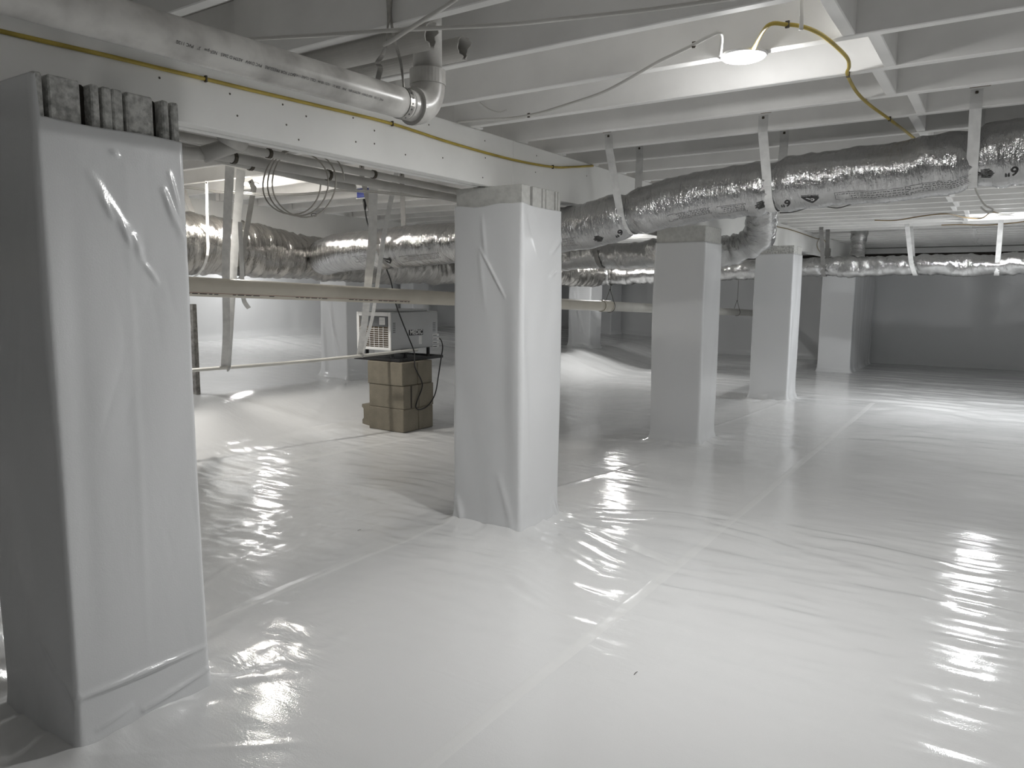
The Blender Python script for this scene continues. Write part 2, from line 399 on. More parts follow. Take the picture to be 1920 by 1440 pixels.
random.seed(4)
bxs = {0: -.455, 1: -.39, 2: -.435, 3: -.365, 4: -.40}
for k, y in enumerate(JY[:-1]):
    kk = round((y+JT/2-Y0J)/JP)
    x = bxs.get(kk, -.42+random.uniform(-.05, .05))
    shared('blocking', bl, (x, y+JP/2, 0), ce)

# ================================================================== LAMPS
for i, (lx, ly, st, colr) in enumerate(LAMPS):
    lab = ['bright round LED lamp on a joist above the near open floor', 'bright round LED lamp on a joist before the far wall',
           'warm round LED lamp above the thick foil trunk duct', 'bright round LED lamp between the girders beyond the wrapped piers',
           'round LED lamp behind the second girder by the side wall', 'unseen round LED lamp added opposite the trunk duct to light the second-row pier', 'unseen round LED lamp added by the near wall to lift the near joist faces', 'unseen round LED lamp added beside the side wall to brighten the pier faces'][i]
    t = thing('ceiling_lamp', (lx, ly, Z_J-.012), lab, 'lamp', 'round LED lamps under the joists')
    n = 36; a = np.linspace(0, 2*math.pi, n, endpoint=False)
    def lathe(prof):
        v = [(lx+r*math.cos(b), ly+r*math.sin(b), z) for r, z in prof for b in a]; m_ = len(prof)
        f = [(p*n+j, p*n+(j+1) % n, p*n+n+(j+1) % n, p*n+n+j) for p in range(m_-1) for j in range(n)]
        f += [list(range(n))[::-1], list(range((m_-1)*n, m_*n))]; return v, f
    v, f = lathe([(.040, Z_J-.0005), (.074, Z_J-.002), (.076, Z_J-.006), (.072, Z_J-.010), (.067, Z_J-.011)])
    obj('housing', v, f, M['light'], t, smooth=False)
    v, f = lathe([(.0665, Z_J-.0112), (.066, Z_J-.014), (.056, Z_J-.018), (.036, Z_J-.021), (.012, Z_J-.022)])
    obj('lens', v, f, LENS[i], t, smooth=True)
    ld = bpy.data.lights.new('lamp_light', 'AREA'); ld.shape = 'DISK'; ld.size = .12; ld.energy = st; ld.color = colr
    lo = bpy.data.objects.new('lamp_light', ld); COL.objects.link(lo); lo.parent = t; lo.location = (0, 0, -.012)
    pd = bpy.data.lights.new('lamp_side_light', 'POINT'); pd.shadow_soft_size = .022; pd.energy = st*.24; pd.color = colr
    po = bpy.data.objects.new('lamp_side_light', pd); COL.objects.link(po); po.parent = t; po.location = (0, 0, -.035)

# ================================================================== GIRDERS
def girder(xf, label, splits, face=1):
    t = thing('girder', (xf-.057, 5.5, Z_GB), label, 'beam')
    for k in range(3):
        x1 = xf-k*.0393; x0 = x1-.0352
        edges = [Y_FRONT+.03]+[s+.9*((k*2) % 3) for s in splits]+[Y_BACK-.10]
        for a, b in zip(edges[:-1], edges[1:]):
            MB().box((x0, a+.0008, Z_GB+[.0, .004, .001][k]), (x1, b-.0008, Z_J-.0008), .0025).build('ply', M['girder'], t)
    return t
g1 = girder(GX, 'long grey-white built-up girder above the row of five wrapped piers', [3.29, 8.02])
g2 = girder(-5.90, 'grey-white built-up girder behind the thick foil trunk duct', [2.2, 7.4])
mb = MB()
for x, y in ((530, 196), (574, 218), (537, 234), (662, 221), (702, 245), (702, 269.5), (667, 266), (804, 234), (909, 264), (910, 296), (830, 296),
             (905, 333), (431, 176), (445, 217), (1006, 292), (1004, 323), (1100, 330), (299, 146), (560, 262), (760, 290)):
    p = pX(x, y, GX); c = p+np.array([.001, 0, 0]); a = np.linspace(0, 2*math.pi, 7)[:-1]
    mb.add([(c[0]-.003, c[1]+.0042*math.cos(b), c[2]+.0042*math.sin(b)) for b in a]+[(c[0], c[1]+.0035*math.cos(b), c[2]+.0035*math.sin(b)) for b in a],
           [(i, (i+1) % 6, 6+(i+1) % 6, 6+i) for i in range(6)]+[list(range(6, 12))])
o = mb.build('nail_heads', M['staple'], g1); tag(o, kind='stuff')

# ================================================================== PIERS
def wrap_mesh(x0, x1, y0, y1, zb, ztop, seed, folds=(), flare=.02, bulge=.006, rc=.012, res=.014, m=110):
    """film wrapped round a block pier: ring of points per level, corner radius, bulges, creases and a flared foot"""
    W, D = x1-x0, y1-y0
    per = []                               # perimeter points with outward normal; starts at the near left corner (x0,y0)
    def edge(a, b, nrm, n):
        for i in range(n): per.append((np.array(a)+(np.array(b)-np.array(a))*i/n, np.array(nrm, float)))
    def corner(c, a0):
        for i in range(5):
            b = a0+R(90)*i/5; per.append((np.array(c)+rc*np.array([math.cos(b), math.sin(b)]), np.array([math.cos(b), math.sin(b)])))
    nX = max(12, int(W/res)); nY = max(12, int(D/res))
    corner((x0+rc, y0+rc), math.pi); edge((x0+rc, y0), (x1-rc, y0), (0, -1), nX)
    corner((x1-rc, y0+rc), 1.5*math.pi); edge((x1, y0+rc), (x1, y1-rc), (1, 0), nY)
    corner((x1-rc, y1-rc), 0); edge((x1-rc, y1), (x0+rc, y1), (0, 1), nX)
    corner((x0+rc, y1-rc), .5*math.pi); edge((x0, y1-rc), (x0, y0+rc), (-1, 0), nY)
    P = np.array([p for p, _ in per]); N = np.array([n for _, n in per]); n = len(P)
    s = np.concatenate([[0], np.cumsum(np.linalg.norm(np.diff(P, axis=0), axis=1))]); tot = s[-1]+np.linalg.norm(P[0]-P[-1])
    top = np.array([ztop(p[0], p[1]) for p in P]); base = np.array([zb(p[0], p[1]) for p in P])
    t = np.linspace(0, 1, m+1)[:, None]
    Z = base[None]*(1-t)+top[None]*t
    h = Z-base[None]; SS = np.repeat(s[None], m+1, 0)
    cs, sn = np.cos(SS/tot*2*math.pi)*tot/2/math.pi, np.sin(SS/tot*2*math.pi)*tot/2/math.pi
    off = .004+bulge*fbm(cs*3.2+seed, sn*3.2+Z*.9, seed, 2)+.0028*vnoise(cs*9+seed, sn*9+Z*2.4, seed+3)
    off = off+.0013*np.abs(vnoise(cs*22+Z*6, sn*22-Z*3, seed+5))*sstep(-.2, .5, vnoise(cs*4, sn*4+Z*2, seed+6))
    mid = np.sin(np.clip((Z-base)/(top-base), 0, 1)*math.pi)
    off = off*(.35+.65*mid)+.0015
    off = off+flare*np.exp(-(h/.045)**2)+.5*flare*np.exp(-(h/.14)**2)*(.5+.5*vnoise(cs*8, sn*8, seed+8))
    for (sa, za, sb, zb_, amp, wd) in folds:     # creases given in perimeter fraction of a face: (face, u) -> s
        d, tt = seg_d(SS, Z, (sa, za), (sb, zb_)); off = off+amp*np.exp(-(d/wd)**2)*np.sin(np.clip(tt, .04, .96)*math.pi)**.4
    off = np.maximum(off, -.0015)
    V = np.concatenate([(P[None]+N[None]*off[..., None]), Z[..., None]], -1).reshape(-1, 3)
    f = []
    for i in range(m):
        for j in range(n): f.append((i*n+j, i*n+(j+1) % n, (i+1)*n+(j+1) % n, (i+1)*n+j))
    # turned-in lip along the top edge
    k = len(V); lip = np.concatenate([P-N*.012, top[:, None]-.003], 1); V = np.concatenate([V, lip])
    for j in range(n): f.append((m*n+j, m*n+(j+1) % n, k+(j+1) % n, k+j))
    return V, f
def face_s(x0, x1, y0, y1, face, u, rc=.012):
    W, D = x1-x0-2*rc, y1-y0-2*rc; c = math.pi/2*rc
    return {'near': c+u*W, 'side': 2*c+W+u*D}[face]
def pier(name, rect, floor_f, ztop, label, caps, seed, capmat='blockw', folds=(), group='liner-wrapped block piers', flare=.02, zg=Z_GB, bulge=.006, cat='pier'):
    x0, x1, y0, y1 = rect; zc = floor_f((x0+x1)/2, (y0+y1)/2)
    t = thing(name, ((x0+x1)/2, (y0+y1)/2, zc), label, cat, group)
    ii = .004
    zt = min(ztop(x, y) for x in (x0, x1) for y in (y0, y1))-.012
    MB().box((x0+ii, y0+ii, min(floor_f(x, y) for x in (x0, x1) for y in (y0, y1))-.03), (x1-ii, y1-ii, zt), .004).build('block_core', M['block'], t)
    fl = [(face_s(*rect, a, ua), za, face_s(*rect, b, ub), zb_, amp, wd) for a, ua, za, b, ub, zb_, amp, wd in folds]
    V, f = wrap_mesh(x0, x1, y0, y1, lambda x, y: floor_f(np.clip(x, X_LEFT, X_RIGHT), np.clip(y, Y_FRONT, Y_BACK-.01))-.018, ztop, seed, fl, flare, bulge, res=.005 if y0 < 4 and x0 > -3 else .014, m=330 if y0 < 4 and x0 > -3 else 110)
    obj('liner_wrap', V, f, M['wrap'], t, smooth=True)
    for (a, b, rec, mt) in caps:           # upright cap slabs, and dark fills painting the gap shade: extent along Y, set-back of their end, material
        MB().box((x0+ii+.002, a, zt+.0005), (x1-ii-rec, b, zg-.0006), .004).build('cap_slab', M[mt], t)
    return t
r = PIERS[0]
def ys(pxs, yy=175, X=-1.99): return [float(pX(x, yy, X)[1]) for x in pxs]
yy = ys([80, 97, 107, 165, 185, 200, 206, 223, 224, 243, 249, 298, 315, 327, 332, 345])
sc = (r[3]-.006-r[2]-.006)/(yy[-1]-yy[0]); yy = [r[2]+.006+(v-yy[0])*sc for v in yy]
caps1 = [(yy[i], yy[i+1], .002, 'block') for i in range(0, 16, 2)]+[(yy[i], yy[i+1], .035, 'dark') for i in (1, 3, 5, 9, 11, 13)]
pier('pier', r, fz, lambda x, y: (1.640-.002*math.sin(y*20)) if y > r[2]+.010 else 1.738, 'white-wrapped pier with a shadowed side, cap of rough grey upright slabs', caps1, 201,
     folds=[('side', -.02, .155, 'side', .98, .150, .012, .0075), ('side', .45, .045, 'side', 1.0, .075, .012, .008), ('near', .55, .27, 'near', .98, .13, -.006, .012),
            ('side', .52, .2, 'side', .56, 1.55, .0010, .012), ('side', .30, 1.52, 'side', .62, 1.34, .004, .012), ('side', .60, 1.37, 'side', .64, 1.31, .005, .008),
            ('side', .85, 1.5, 'side', .98, 1.38, .005, .01), ('side', .1, .05, 'side', .35, .07, .006, .008), ('side', .36, 1.47, 'side', .44, 1.41, .005, .006), ('side', .50, 1.40, 'side', .56, 1.345, .005, .006), ('side', .66, 1.30, 'side', .76, 1.25, .005, .007), ('side', .9, 1.55, 'side', .97, 1.44, .004, .006), ('side', .84, 1.50, 'side', .92, 1.41, .004, .006), ('side', .46, 1.585, 'side', .50, 1.575, .006, .006), ('side', .12, .30, 'side', .16, 1.5, -.003, .03)], flare=.008)
r = PIERS[1]
def lin(a, b, fr): return a+(b-a)*fr
yb = [lin(r[2]+.006, r[3]-.006, u) for u in (0, .20, .27, .49, .53, .59, .62, .83, .875, .915, .945, 1.0)]
caps2 = [(yb[i], yb[i+1], .001, 'blockw') for i in range(0, 12, 2)]+[(yb[i], yb[i+1], .03, 'dark') for i in (1, 3, 5, 7, 9)]
pier('pier', r, fz, lambda x, y: 1.652-.012*(x-r[0])/.4*0+.010*math.exp(-((x-r[1])**2+(y-r[2])**2)/.004)+.006*math.sin(x*23),
     'creased white-wrapped pier between the low cream pipe and the sagging foil duct', caps2, 211,
     folds=[('near', .40, 1.44, 'near', .78, 1.20, .006, .0065), ('near', .42, 1.60, 'near', .48, 1.40, .004, .012), ('near', .38, 1.45, 'near', .47, 1.15, .003, .014),
            ('side', .1, 1.62, 'side', .5, 1.42, -.008, .03), ('side', .75, 1.43, 'side', 1.0, 1.50, .009, .014), ('side', .7, 1.3, 'side', .85, 1.33, .006, .012),
            ('near', .7, .28, 'near', .95, .0, .006, .02), ('side', .05, .9, 'side', .12, .2, .006, .03), ('near', .95, 1.2, 'near', .98, .1, .010, .05),
            ('near', .02, .12, 'near', .12, .0, .012, .02), ('side', .85, .1, 'side', .95, .0, .012, .02)], flare=.012, bulge=.011)
r = PIERS[2]
caps3 = [(r[2]+.004, r[3]-.004, .001, 'blockw')]
pier('pier', r, fz, lambda x, y: 1.622, 'white-wrapped pier with a two-piece grey cap beside the duct elbow', caps3, 221, flare=.018,
     folds=[('near', .9, 1.55, 'near', .92, .9, .003, .02), ('near', .1, .8, 'near', .6, .62, .003, .02)])
r = PIERS[3]
caps4 = [(r[2]+.004, lin(r[2], r[3], .45), .001, 'block'), (lin(r[2], r[3], .47), r[3]-.004, .001, 'blockw')]
pier('pier', r, fz, lambda x, y: 1.655, 'white-wrapped pier with a bright wrinkled side, before the end pilaster', caps4, 231, flare=.022)
pier('pier', (-2.40, -1.93, 12.35, Y_BACK-.13), fz, lambda x, y: 1.60, 'long white-wrapped pilaster joining the far wall under the girder end', [(12.36, Y_BACK-.14, .02, 'blockw')], 241, flare=.03)
for k, (y0, lab) in enumerate(((5.54, 'white-wrapped pier behind the block pedestal with the dehumidifier'), (8.35, 'white-wrapped pier of the second row hidden behind the creased pier'),
                               (11.03, 'white-wrapped pier of the second row beside the dark far corner'))):
    pier('pier', (-6.15, -5.75, y0, y0+.40), fz, lambda x, y: 1.62, lab, [(y0+.004, y0+.396, .001, 'blockw')], 251+k*10, flare=.03, bulge=.012,
         folds=[('near', .2, 1.2, 'near', .75, .5, .008, .02), ('near', .35, 1.3, 'near', .55, .55, .007, .02), ('near', .05, .9, 'near', .2, .2, .01, .025)])
py = float(pX(757, 550, -9.0)[1])
pier('pilaster', (X_LEFT+.13, -8.78, py, py+.42), fz, lambda x, y: 1.62, 'bright white-wrapped wall pilaster seen past the dehumidifier', [(py+.004, py+.416, .001, 'blockw')], 281, flare=.03, zg=1.76, group=None)
p = pX(1130, 600, -6.9)
pier('pilaster', (-7.15, -6.75, 13.88, Y_BACK-.13), fz, lambda x, y: 1.62, 'dim white-wrapped wall pilaster in the dark far corner', [(13.885, Y_BACK-.135, .001, 'blockw')], 291, flare=.03, zg=1.76, group=None)

# ================================================================== FLEX DUCTS
class Duct:
    def __init__(s, pts, rad, step=.012, nseg=44, seed=0, wr=.004, ribs=.0, pinch=(), up=(0, 0, 1), caps=True, sag=0):
        P = spline(pts, 24); L = np.concatenate([[0], np.cumsum(np.linalg.norm(np.diff(P, axis=0), axis=1))])
        n = int(L[-1]/step); u = np.linspace(0, L[-1], n+1)
        s.P = np.stack([np.interp(u, L, P[:, i]) for i in range(3)], 1)
        rr = np.interp(np.linspace(0, 1, n+1), np.linspace(0, 1, len(rad)), rad) if not np.isscalar(rad) else np.full(n+1, rad)
        _, s.T, s.N, s.B = frames(s.P, up); s.u = u; s.n = nseg
        a = np.linspace(0, 2*math.pi, nseg, endpoint=False); s.a = a
        U, A = np.meshgrid(u, a, indexing='ij'); RR = np.repeat(rr[:, None], nseg, 1)
        ca, sa = np.cos(A), np.sin(A)
        D = wr*1.6*vnoise(U*16+seed, ca*1.3+sa*.4+3, seed+1)+wr*vnoise(U*34+ca*2.0, sa*1.9+U*3+5, seed+2)+wr*.7*vnoise(U*62+sa*3, ca*3.1+7, seed+3)
        D = D+wr*2.2*vnoise(U*4+seed, ca*1.2+2, seed+4)*np.clip(sa*.6+.8, 0, 1.4)
        D = D-wr*1.2*np.abs(vnoise(U*24+ca, sa*2.6+U, seed+6))
        if ribs: D = D+ribs*np.sin(U*2*math.pi/.055)
        for up_, am, wd in pinch:
            g = np.exp(-((U-up_)/wd)**2); RR = RR*(1-am*g)
            D = D+g*wr*1.5*vnoise(U*8, A*5.0, seed+9)+.006*np.exp(-((np.abs(U-up_)-wd*1.2)/(wd*.7))**2)
        s.R = RR+D; s.L = L[-1]
    def S(s, u, a, off=0.0):
        u = np.clip(u, 0, s.L-1e-6); i = np.clip(np.searchsorted(s.u, u)-1, 0, len(s.u)-2); t = (u-s.u[i])/(s.u[i+1]-s.u[i])
        j = (a % (2*math.pi))/(2*math.pi)*s.n; j0 = np.floor(j).astype(int) % s.n; j1 = (j0+1) % s.n; k = j-np.floor(j)
        r = (s.R[i, j0]*(1-k)+s.R[i, j1]*k)*(1-t)+(s.R[i+1, j0]*(1-k)+s.R[i+1, j1]*k)*t+off
        l = lambda q: q[i]*(1-t)[..., None]+q[i+1]*t[..., None]
        return l(s.P)+r[..., None]*(np.cos(a)[..., None]*l(s.N)+np.sin(a)[..., None]*l(s.B))
    def build(s, name, mat, parent):
        V = s.P[:, None]+s.R[..., None]*(np.cos(s.a)[None, :, None]*s.N[:, None]+np.sin(s.a)[None, :, None]*s.B[:, None])
        m, n = s.R.shape; idx = np.arange(m*n).reshape(m, n); j = np.roll(np.arange(n), -1)
        f = np.stack([idx[:-1], idx[1:], idx[1:][:, j], idx[:-1][:, j]], -1).reshape(-1, 4).tolist()
        f += [list(range(n)), list(range((m-1)*n, m*n))[::-1]]
        uv = np.stack([np.repeat(s.u[:, None], n, 1), np.repeat((s.a/(2*math.pi))[None], m, 0)], -1).reshape(-1, 2)
        # mirror the around coordinate so that the seam does not jump
        uv[:, 1] = np.abs(uv[:, 1]*2-1)
        return obj(name, V.reshape(-1, 3), f, mat, parent, True, uv)
    def at_x(s, axis, val): return float(np.interp(val, s.P[:, axis], s.u) if s.P[-1, axis] > s.P[0, axis] else np.interp(-val, -s.P[:, axis], s.u))

def text_mesh(body, size, bold=False):
    c = bpy.data.curves.new('t', 'FONT'); c.body = body; c.size = size; c.align_x = 'CENTER'; c.align_y = 'CENTER'; c.resolution_u = 3
    if bold: c.offset = size*.02
    o = bpy.data.objects.new('t', c); COL.objects.link(o); dg = bpy.context.evaluated_depsgraph_get(); dg.update()
    me = bpy.data.meshes.new_from_object(o.evaluated_get(dg)); v = np.array([q.co[:] for q in me.vertices]); f = [list(p.vertices) for p in me.polygons]
    bpy.data.objects.remove(o); bpy.data.meshes.remove(me); bpy.data.curves.remove(c)
    return v, f
def on_duct(d, v, f, u0, a0, name, mat, parent, flip=True, off=.0014):
    v = np.asarray(v, float); r = d.R.mean(); sg = -1 if flip else 1
    u = u0+sg*v[:, 0]; a = a0-sg*v[:, 1]/r
    return obj(name, d.S(u, a, off), f, mat, parent)
def quad_grid(x0, y0, x1, y1, nx_=6, ny_=1):
    v = [(x0+(x1-x0)*i/nx_, y0+(y1-y0)*j/ny_, 0) for i in range(nx_+1) for j in range(ny_+1)]
    f = [(i*(ny_+1)+j, (i+1)*(ny_+1)+j, (i+1)*(ny_+1)+j+1, i*(ny_+1)+j+1) for i in range(nx_) for j in range(ny_)]
    return v, f
def small_print(w_, h_, rows, seed):
    """tiny unreadable print: rows of short dashes inside a thin frame"""
    rnd = random.Random(seed); mb = MB(); t = .0012
    for q in ((-w_/2, -h_/2, w_/2, -h_/2+t), (-w_/2, h_/2-t, w_/2, h_/2), (-w_/2, -h_/2, -w_/2+t, h_/2), (w_/2-t, -h_/2, w_/2, h_/2)): mb.add(*quad_grid(*q))
    for k in range(rows):
        y = h_/2-(k+.8)*h_/(rows+.6); x = -w_/2+.008; end = w_/2-.008-rnd.random()*w_*.25
        while x < end:
            l = rnd.uniform(.004, .016); mb.add(*quad_grid(x, y-.0010, min(x+l, end), y+.0009, 2)); x += l+.004
    return mb.v, mb.f
def logo_tri(s):
    """dark pointed emblem with a pale curl in it: wedge, ring and tail"""
    dark = MB(); n = 16
    for i in range(n):
        xa, xb = -1+2*i/n, -1+2*(i+1)/n
        top = lambda x: .50-.10*x; bot = lambda x: -.62+.9*abs(x-.15)**1.3 if True else 0
        for k in range(8):
            la_, lb2 = min(bot(xa), top(xa)), min(bot(xb), top(xb)); fa = lambda q: la_+(top(xa)-la_)*q; fb = lambda q: lb2+(top(xb)-lb2)*q
            dark.add([(xa*s, fa(k/8)*s, 0), (xb*s, fb(k/8)*s, 0), (xb*s, fb((k+1)/8)*s, 0), (xa*s, fa((k+1)/8)*s, 0)], [(0, 1, 2, 3)])
    dark.add([(-1.02*s, .62*s+.1*s, 0), (1.02*s, .52*s, 0), (1.02*s, .57*s, 0), (-1.02*s, .77*s, 0)], [(0, 1, 2, 3)])
    pale = MB(); m_ = 22
    for i in range(m_):
        a0, a1 = R(-150+300*i/m_), R(-150+300*(i+1)/m_)
        pale.add([((.22+r*math.cos(b))*s, (-.02+r*.8*math.sin(b))*s, 0) for r, b in ((.13, a0), (.25, a0), (.25, a1), (.13, a1))], [(0, 1, 2, 3)])
    pale.add([(-.50*s, .36*s, 0), (-.06*s, .05*s, 0), (.02*s, .14*s, 0), (-.38*s, .38*s, 0)], [(0, 1, 2, 3)])
    return dark, pale
def logo_diamond(s):
    mb = MB()
    for i in range(7):
        y = -.6+i*.2; w_ = (1-abs(y)*.9)
        mb.add(*quad_grid(-w_*s, (y-.06)*s, w_*s*(.55 if i % 2 else .8), (y+.05)*s, 3))
    return mb.v, mb.f

def strap_around(name, cx, p0, c, r, p1, axis_, label, group, mat='strap', a_in=82, a_out=278, width=.045, lean=0.0, tail=None):
    """band nailed at p0, under a duct of centre c radius r, up to p1. axis_: 'x' = duct runs along X (band lies in YZ)"""
    pts = []
    def mk(h, z, off): return (cx+off, h, z) if axis_ == 'x' else (h, cx+off, z)
    h0, z0 = p0; h1, z1 = p1
    lo_ = lambda z_: Z_J-.004 if z_ > Z_J+.01 else z_-.05
    pts += [mk(h0, z0, 0), mk(h0, (z0+lo_(z0))/2, .05*lean), mk(h0-.0005, lo_(z0), .1*lean)]
    for i in range(15):
        a = R(a_in+(a_out-a_in)*i/14)
        pts.append(mk(c[0]-r*math.sin(a), c[1]+r*math.cos(a), lean*(.55+.45*math.sin(R(180)*i/14))))
    pts += [mk(h1-.0005, lo_(z1), .1*lean), mk(h1, (z1+lo_(z1))/2, .05*lean), mk(h1, z1, 0)]
    wd = (1, 0, 0) if axis_ == 'x' else (0, 1, 0)
    v, f = ribbon(np.array(pts), wd, width); t = thing(name, tuple(np.array(v).mean(0)*[1, 1, 0]+[0, 0, np.array(v)[:, 2].min()]), label, 'strap', group)
    obj('band', v, f, M[mat], t)
    for (h, z) in (p0, p1):                      # nail plate / screw head on the joist
        b = np.array(mk(h, z-.012, 0)); e = np.array([.006, .004, .006]) if axis_ == 'x' else np.array([.004, .006, .006])
        MB().box(b-e, b+e, .002).build('screw', M['staple'], t)
    return t

RA = .132
XT = -5.15
YA = 3.95
ptsA = []
for x, y in ((1915, 284), (1830, 297), (1700, 318), (1600, 329), (1450, 350), (1300, 372), (1200, 396), (1070, 429)): ptsA.append(pY(x, y, YA))
ptsA = [np.array([2.45, YA, 1.875]), np.array([1.6, YA, 1.87]), np.array([.7, YA, 1.855])]+ptsA
ptsA += [pY(855, 455, YA+.02), pY(720, 466, YA+.12), pY(640, 474, YA+.28)]
ptsA += [np.array([XT+.22, YA+.55, 1.50])]
ptsA = ptsA[::-1]                         # runs towards +X: left to right
tmp = Duct(ptsA, RA)
XS_A = [float(pY(1826, 300, YA)[0]), float(pY(1452, 350, YA)[0]), float(pY(1185, 395, YA)[0]), float(pY(718, 460, YA)[0])]
us = [tmp.at_x(0, x) for x in XS_A]
dA = Duct(ptsA, [.15, .145, .14, .132, .13, .135, .14, .145, .148, .148], seed=300, wr=.0027, pinch=[(u, .13, .055) for u in us])
tA = thing('flex_duct', tuple(tmp.P[len(tmp.P)//2]), 'long sagging silver foil flex duct passing in front of the joists, printed 6 inch', 'duct', 'silver foil insulated flex ducts')
jA = dA.build('foil_jacket', M['foil'], tA)
def uA(px_, py_): return dA.at_x(0, float(pY(px_, py_, YA)[0]))
v6, f6 = text_mesh('6"', .060, True)
for px_, py_, a in ((1895, 325, 132), (1478, 377, 140), (1165, 428, 142)):
    o = on_duct(dA, v6, f6, uA(px_, py_), R(a), 'size_mark', M['ink'], tA)
for px_, py_, a, s_ in ((1524, 372, 140, .04), (735, 490, 132, .04)):
    dk, pl = logo_tri(s_); on_duct(dA, dk.v, dk.f, uA(px_, py_), R(a), 'emblem', M['ink'], tA, flip=False, off=.002); on_duct(dA, pl.v, pl.f, uA(px_, py_), R(a), 'emblem_curl', M['dehumw'], tA, flip=False, off=.0028)
for px_, py_, a, s_ in ((1432, 388, 138, .036), (1128, 432, 142, .036), (1842, 328, 132, .036)):
    v, f = logo_diamond(s_); on_duct(dA, v, f, uA(px_, py_), R(a), 'emblem', M['ink'], tA)
for k, (px_, py_, a, w_, h_, rows) in enumerate(((1637, 360, 142, .32, .05, 3), (1760, 340, 140, .26, .05, 4), (1380, 392, 138, .15, .05, 4), (1300, 405, 136, .24, .045, 4),
                                                 (1078, 440, 134, .10, .06, 5), (800, 482, 130, .36, .045, 4), (680, 490, 122, .22, .05, 3))):
    v, f = small_print(w_, h_, rows, k); o = on_duct(dA, v, f, uA(px_, py_), R(a), 'fine_print', M['ink'], tA)
JF = [Y0J+k*JP-JT for k in range(0, 32)]  # near faces of joists, bay 1
for x, uu, lab, ln in zip(XS_A, us, ('pale duct strap at the raised end of the long sagging duct', 'pale duct strap on the long sagging duct above the elbow duct',
                                   'pale duct strap on the long sagging duct close to the creased pier', 'dark duct strap on the near duct beside the block pedestal'), (0, .012, .05, .02)):
    c = dA.S(np.array([uu]), np.array([0.0]))[0]; i = np.searchsorted(dA.u, uu); c = dA.P[i]; rr = float(dA.R[i].max())+.002
    off = (JT+.004) if x < GX else 0
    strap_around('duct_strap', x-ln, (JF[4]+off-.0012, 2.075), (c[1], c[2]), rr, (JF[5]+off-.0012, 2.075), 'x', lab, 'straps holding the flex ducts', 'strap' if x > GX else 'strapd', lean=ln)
# scraped bare patches on the joists above the nailed bands
for x, w_, h_ in ((XS_A[0]+.01, .075, .05), (XS_A[1], .05, .018), (XS_A[2]-.06, .05, .035)):
    MB().box((x-w_/2, JF[4]-.0006, 2.083), (x+w_/2, JF[4]+.001, 2.083+h_)).build('bare_patch', M['bare'], ce)
for x in (XS_A[0]+.02, XS_A[1]):
    MB().box((x-.035, JF[5]-.0006, 2.078), (x+.03, JF[5]+.001, 2.105)).build('bare_patch', M['bare'], ce)
# -- thick trunk between the girders
dT = Duct([(XT-.02, Y_FRONT+.6, 1.58), (XT, 1.6, 1.57), (XT, 2.6, 1.56), (XT, 3.4, 1.556), (XT, 4.0, 1.545), (XT+.01, 4.9, 1.49), (XT+.02, 6.2, 1.48), (XT, 8.0, 1.47), (XT, 9.4, 1.47), (XT, 10.02, 1.47)],
          [.25, .25, .25, .25, .25, .25, .24, .19, .185, .18, .17, .17], step=.016, nseg=52, seed=320, wr=.007, pinch=[(3.5+2.6, .06, .05), (3.15+2.6, .09, .07), (4.8+2.6, .10, .06)])
tT = thing('trunk_duct', (XT, 4, 1.3), 'thick crinkled foil trunk duct lit warm from above, behind the low cream pipe', 'duct')
dT.build('foil_jacket', M['foilbig'], tT)
# -- elbow duct: comes along X behind the third pier, turns up into the joists
YB = 6.56
ptsB = [np.array([XT+.20, YB, 1.50]), pY(1000, 484, YB), pY(1055, 483, YB), pY(1140, 480, YB), pY(1225, 475, YB), pY(1330, 472, YB), pY(1385, 467, YB)]
ptsB += [pY(1416, 448, YB-.02), pY(1427, 420, YB-.08), pY(1428, 390, YB-.15), np.array([pY(1428, 390, YB-.165)[0], YB-.165, 2.12])]
tmpB = Duct(ptsB, .125)
uB = tmpB.at_x(0, float(pY(1130, 480, YB)[0]))
dB = Duct(ptsB, [.13, .125, .125, .12, .12, .125, .135, .135, .13], seed=340, wr=.0055, pinch=[(uB, .10, .05), (tmpB.L-.62, .12, .05), (tmpB.L-.72, .08, .04)])
tB = thing('flex_duct', (-2.6, YB, 1.4), 'silver foil flex duct bent up in an elbow beside the girder', 'duct', 'silver foil insulated flex ducts')
dB.build('foil_jacket', M['foilfar'], tB)
v, f = logo_diamond(.035); on_duct(dB, v, f, uB+.03, R(150), 'emblem', M['ink'], tB)
c = dB.P[np.searchsorted(dB.u, uB)]
strap_around('duct_strap', c[0]-.05, (JF[10]+JT+.0028, 2.05), (c[1], c[2]), .118, (JF[12]+JT+.0028, 2.05), 'x', 'dark duct strap on the elbow duct next to the hanging pipe wire', 'straps holding the flex ducts', 'strapd', lean=.06)
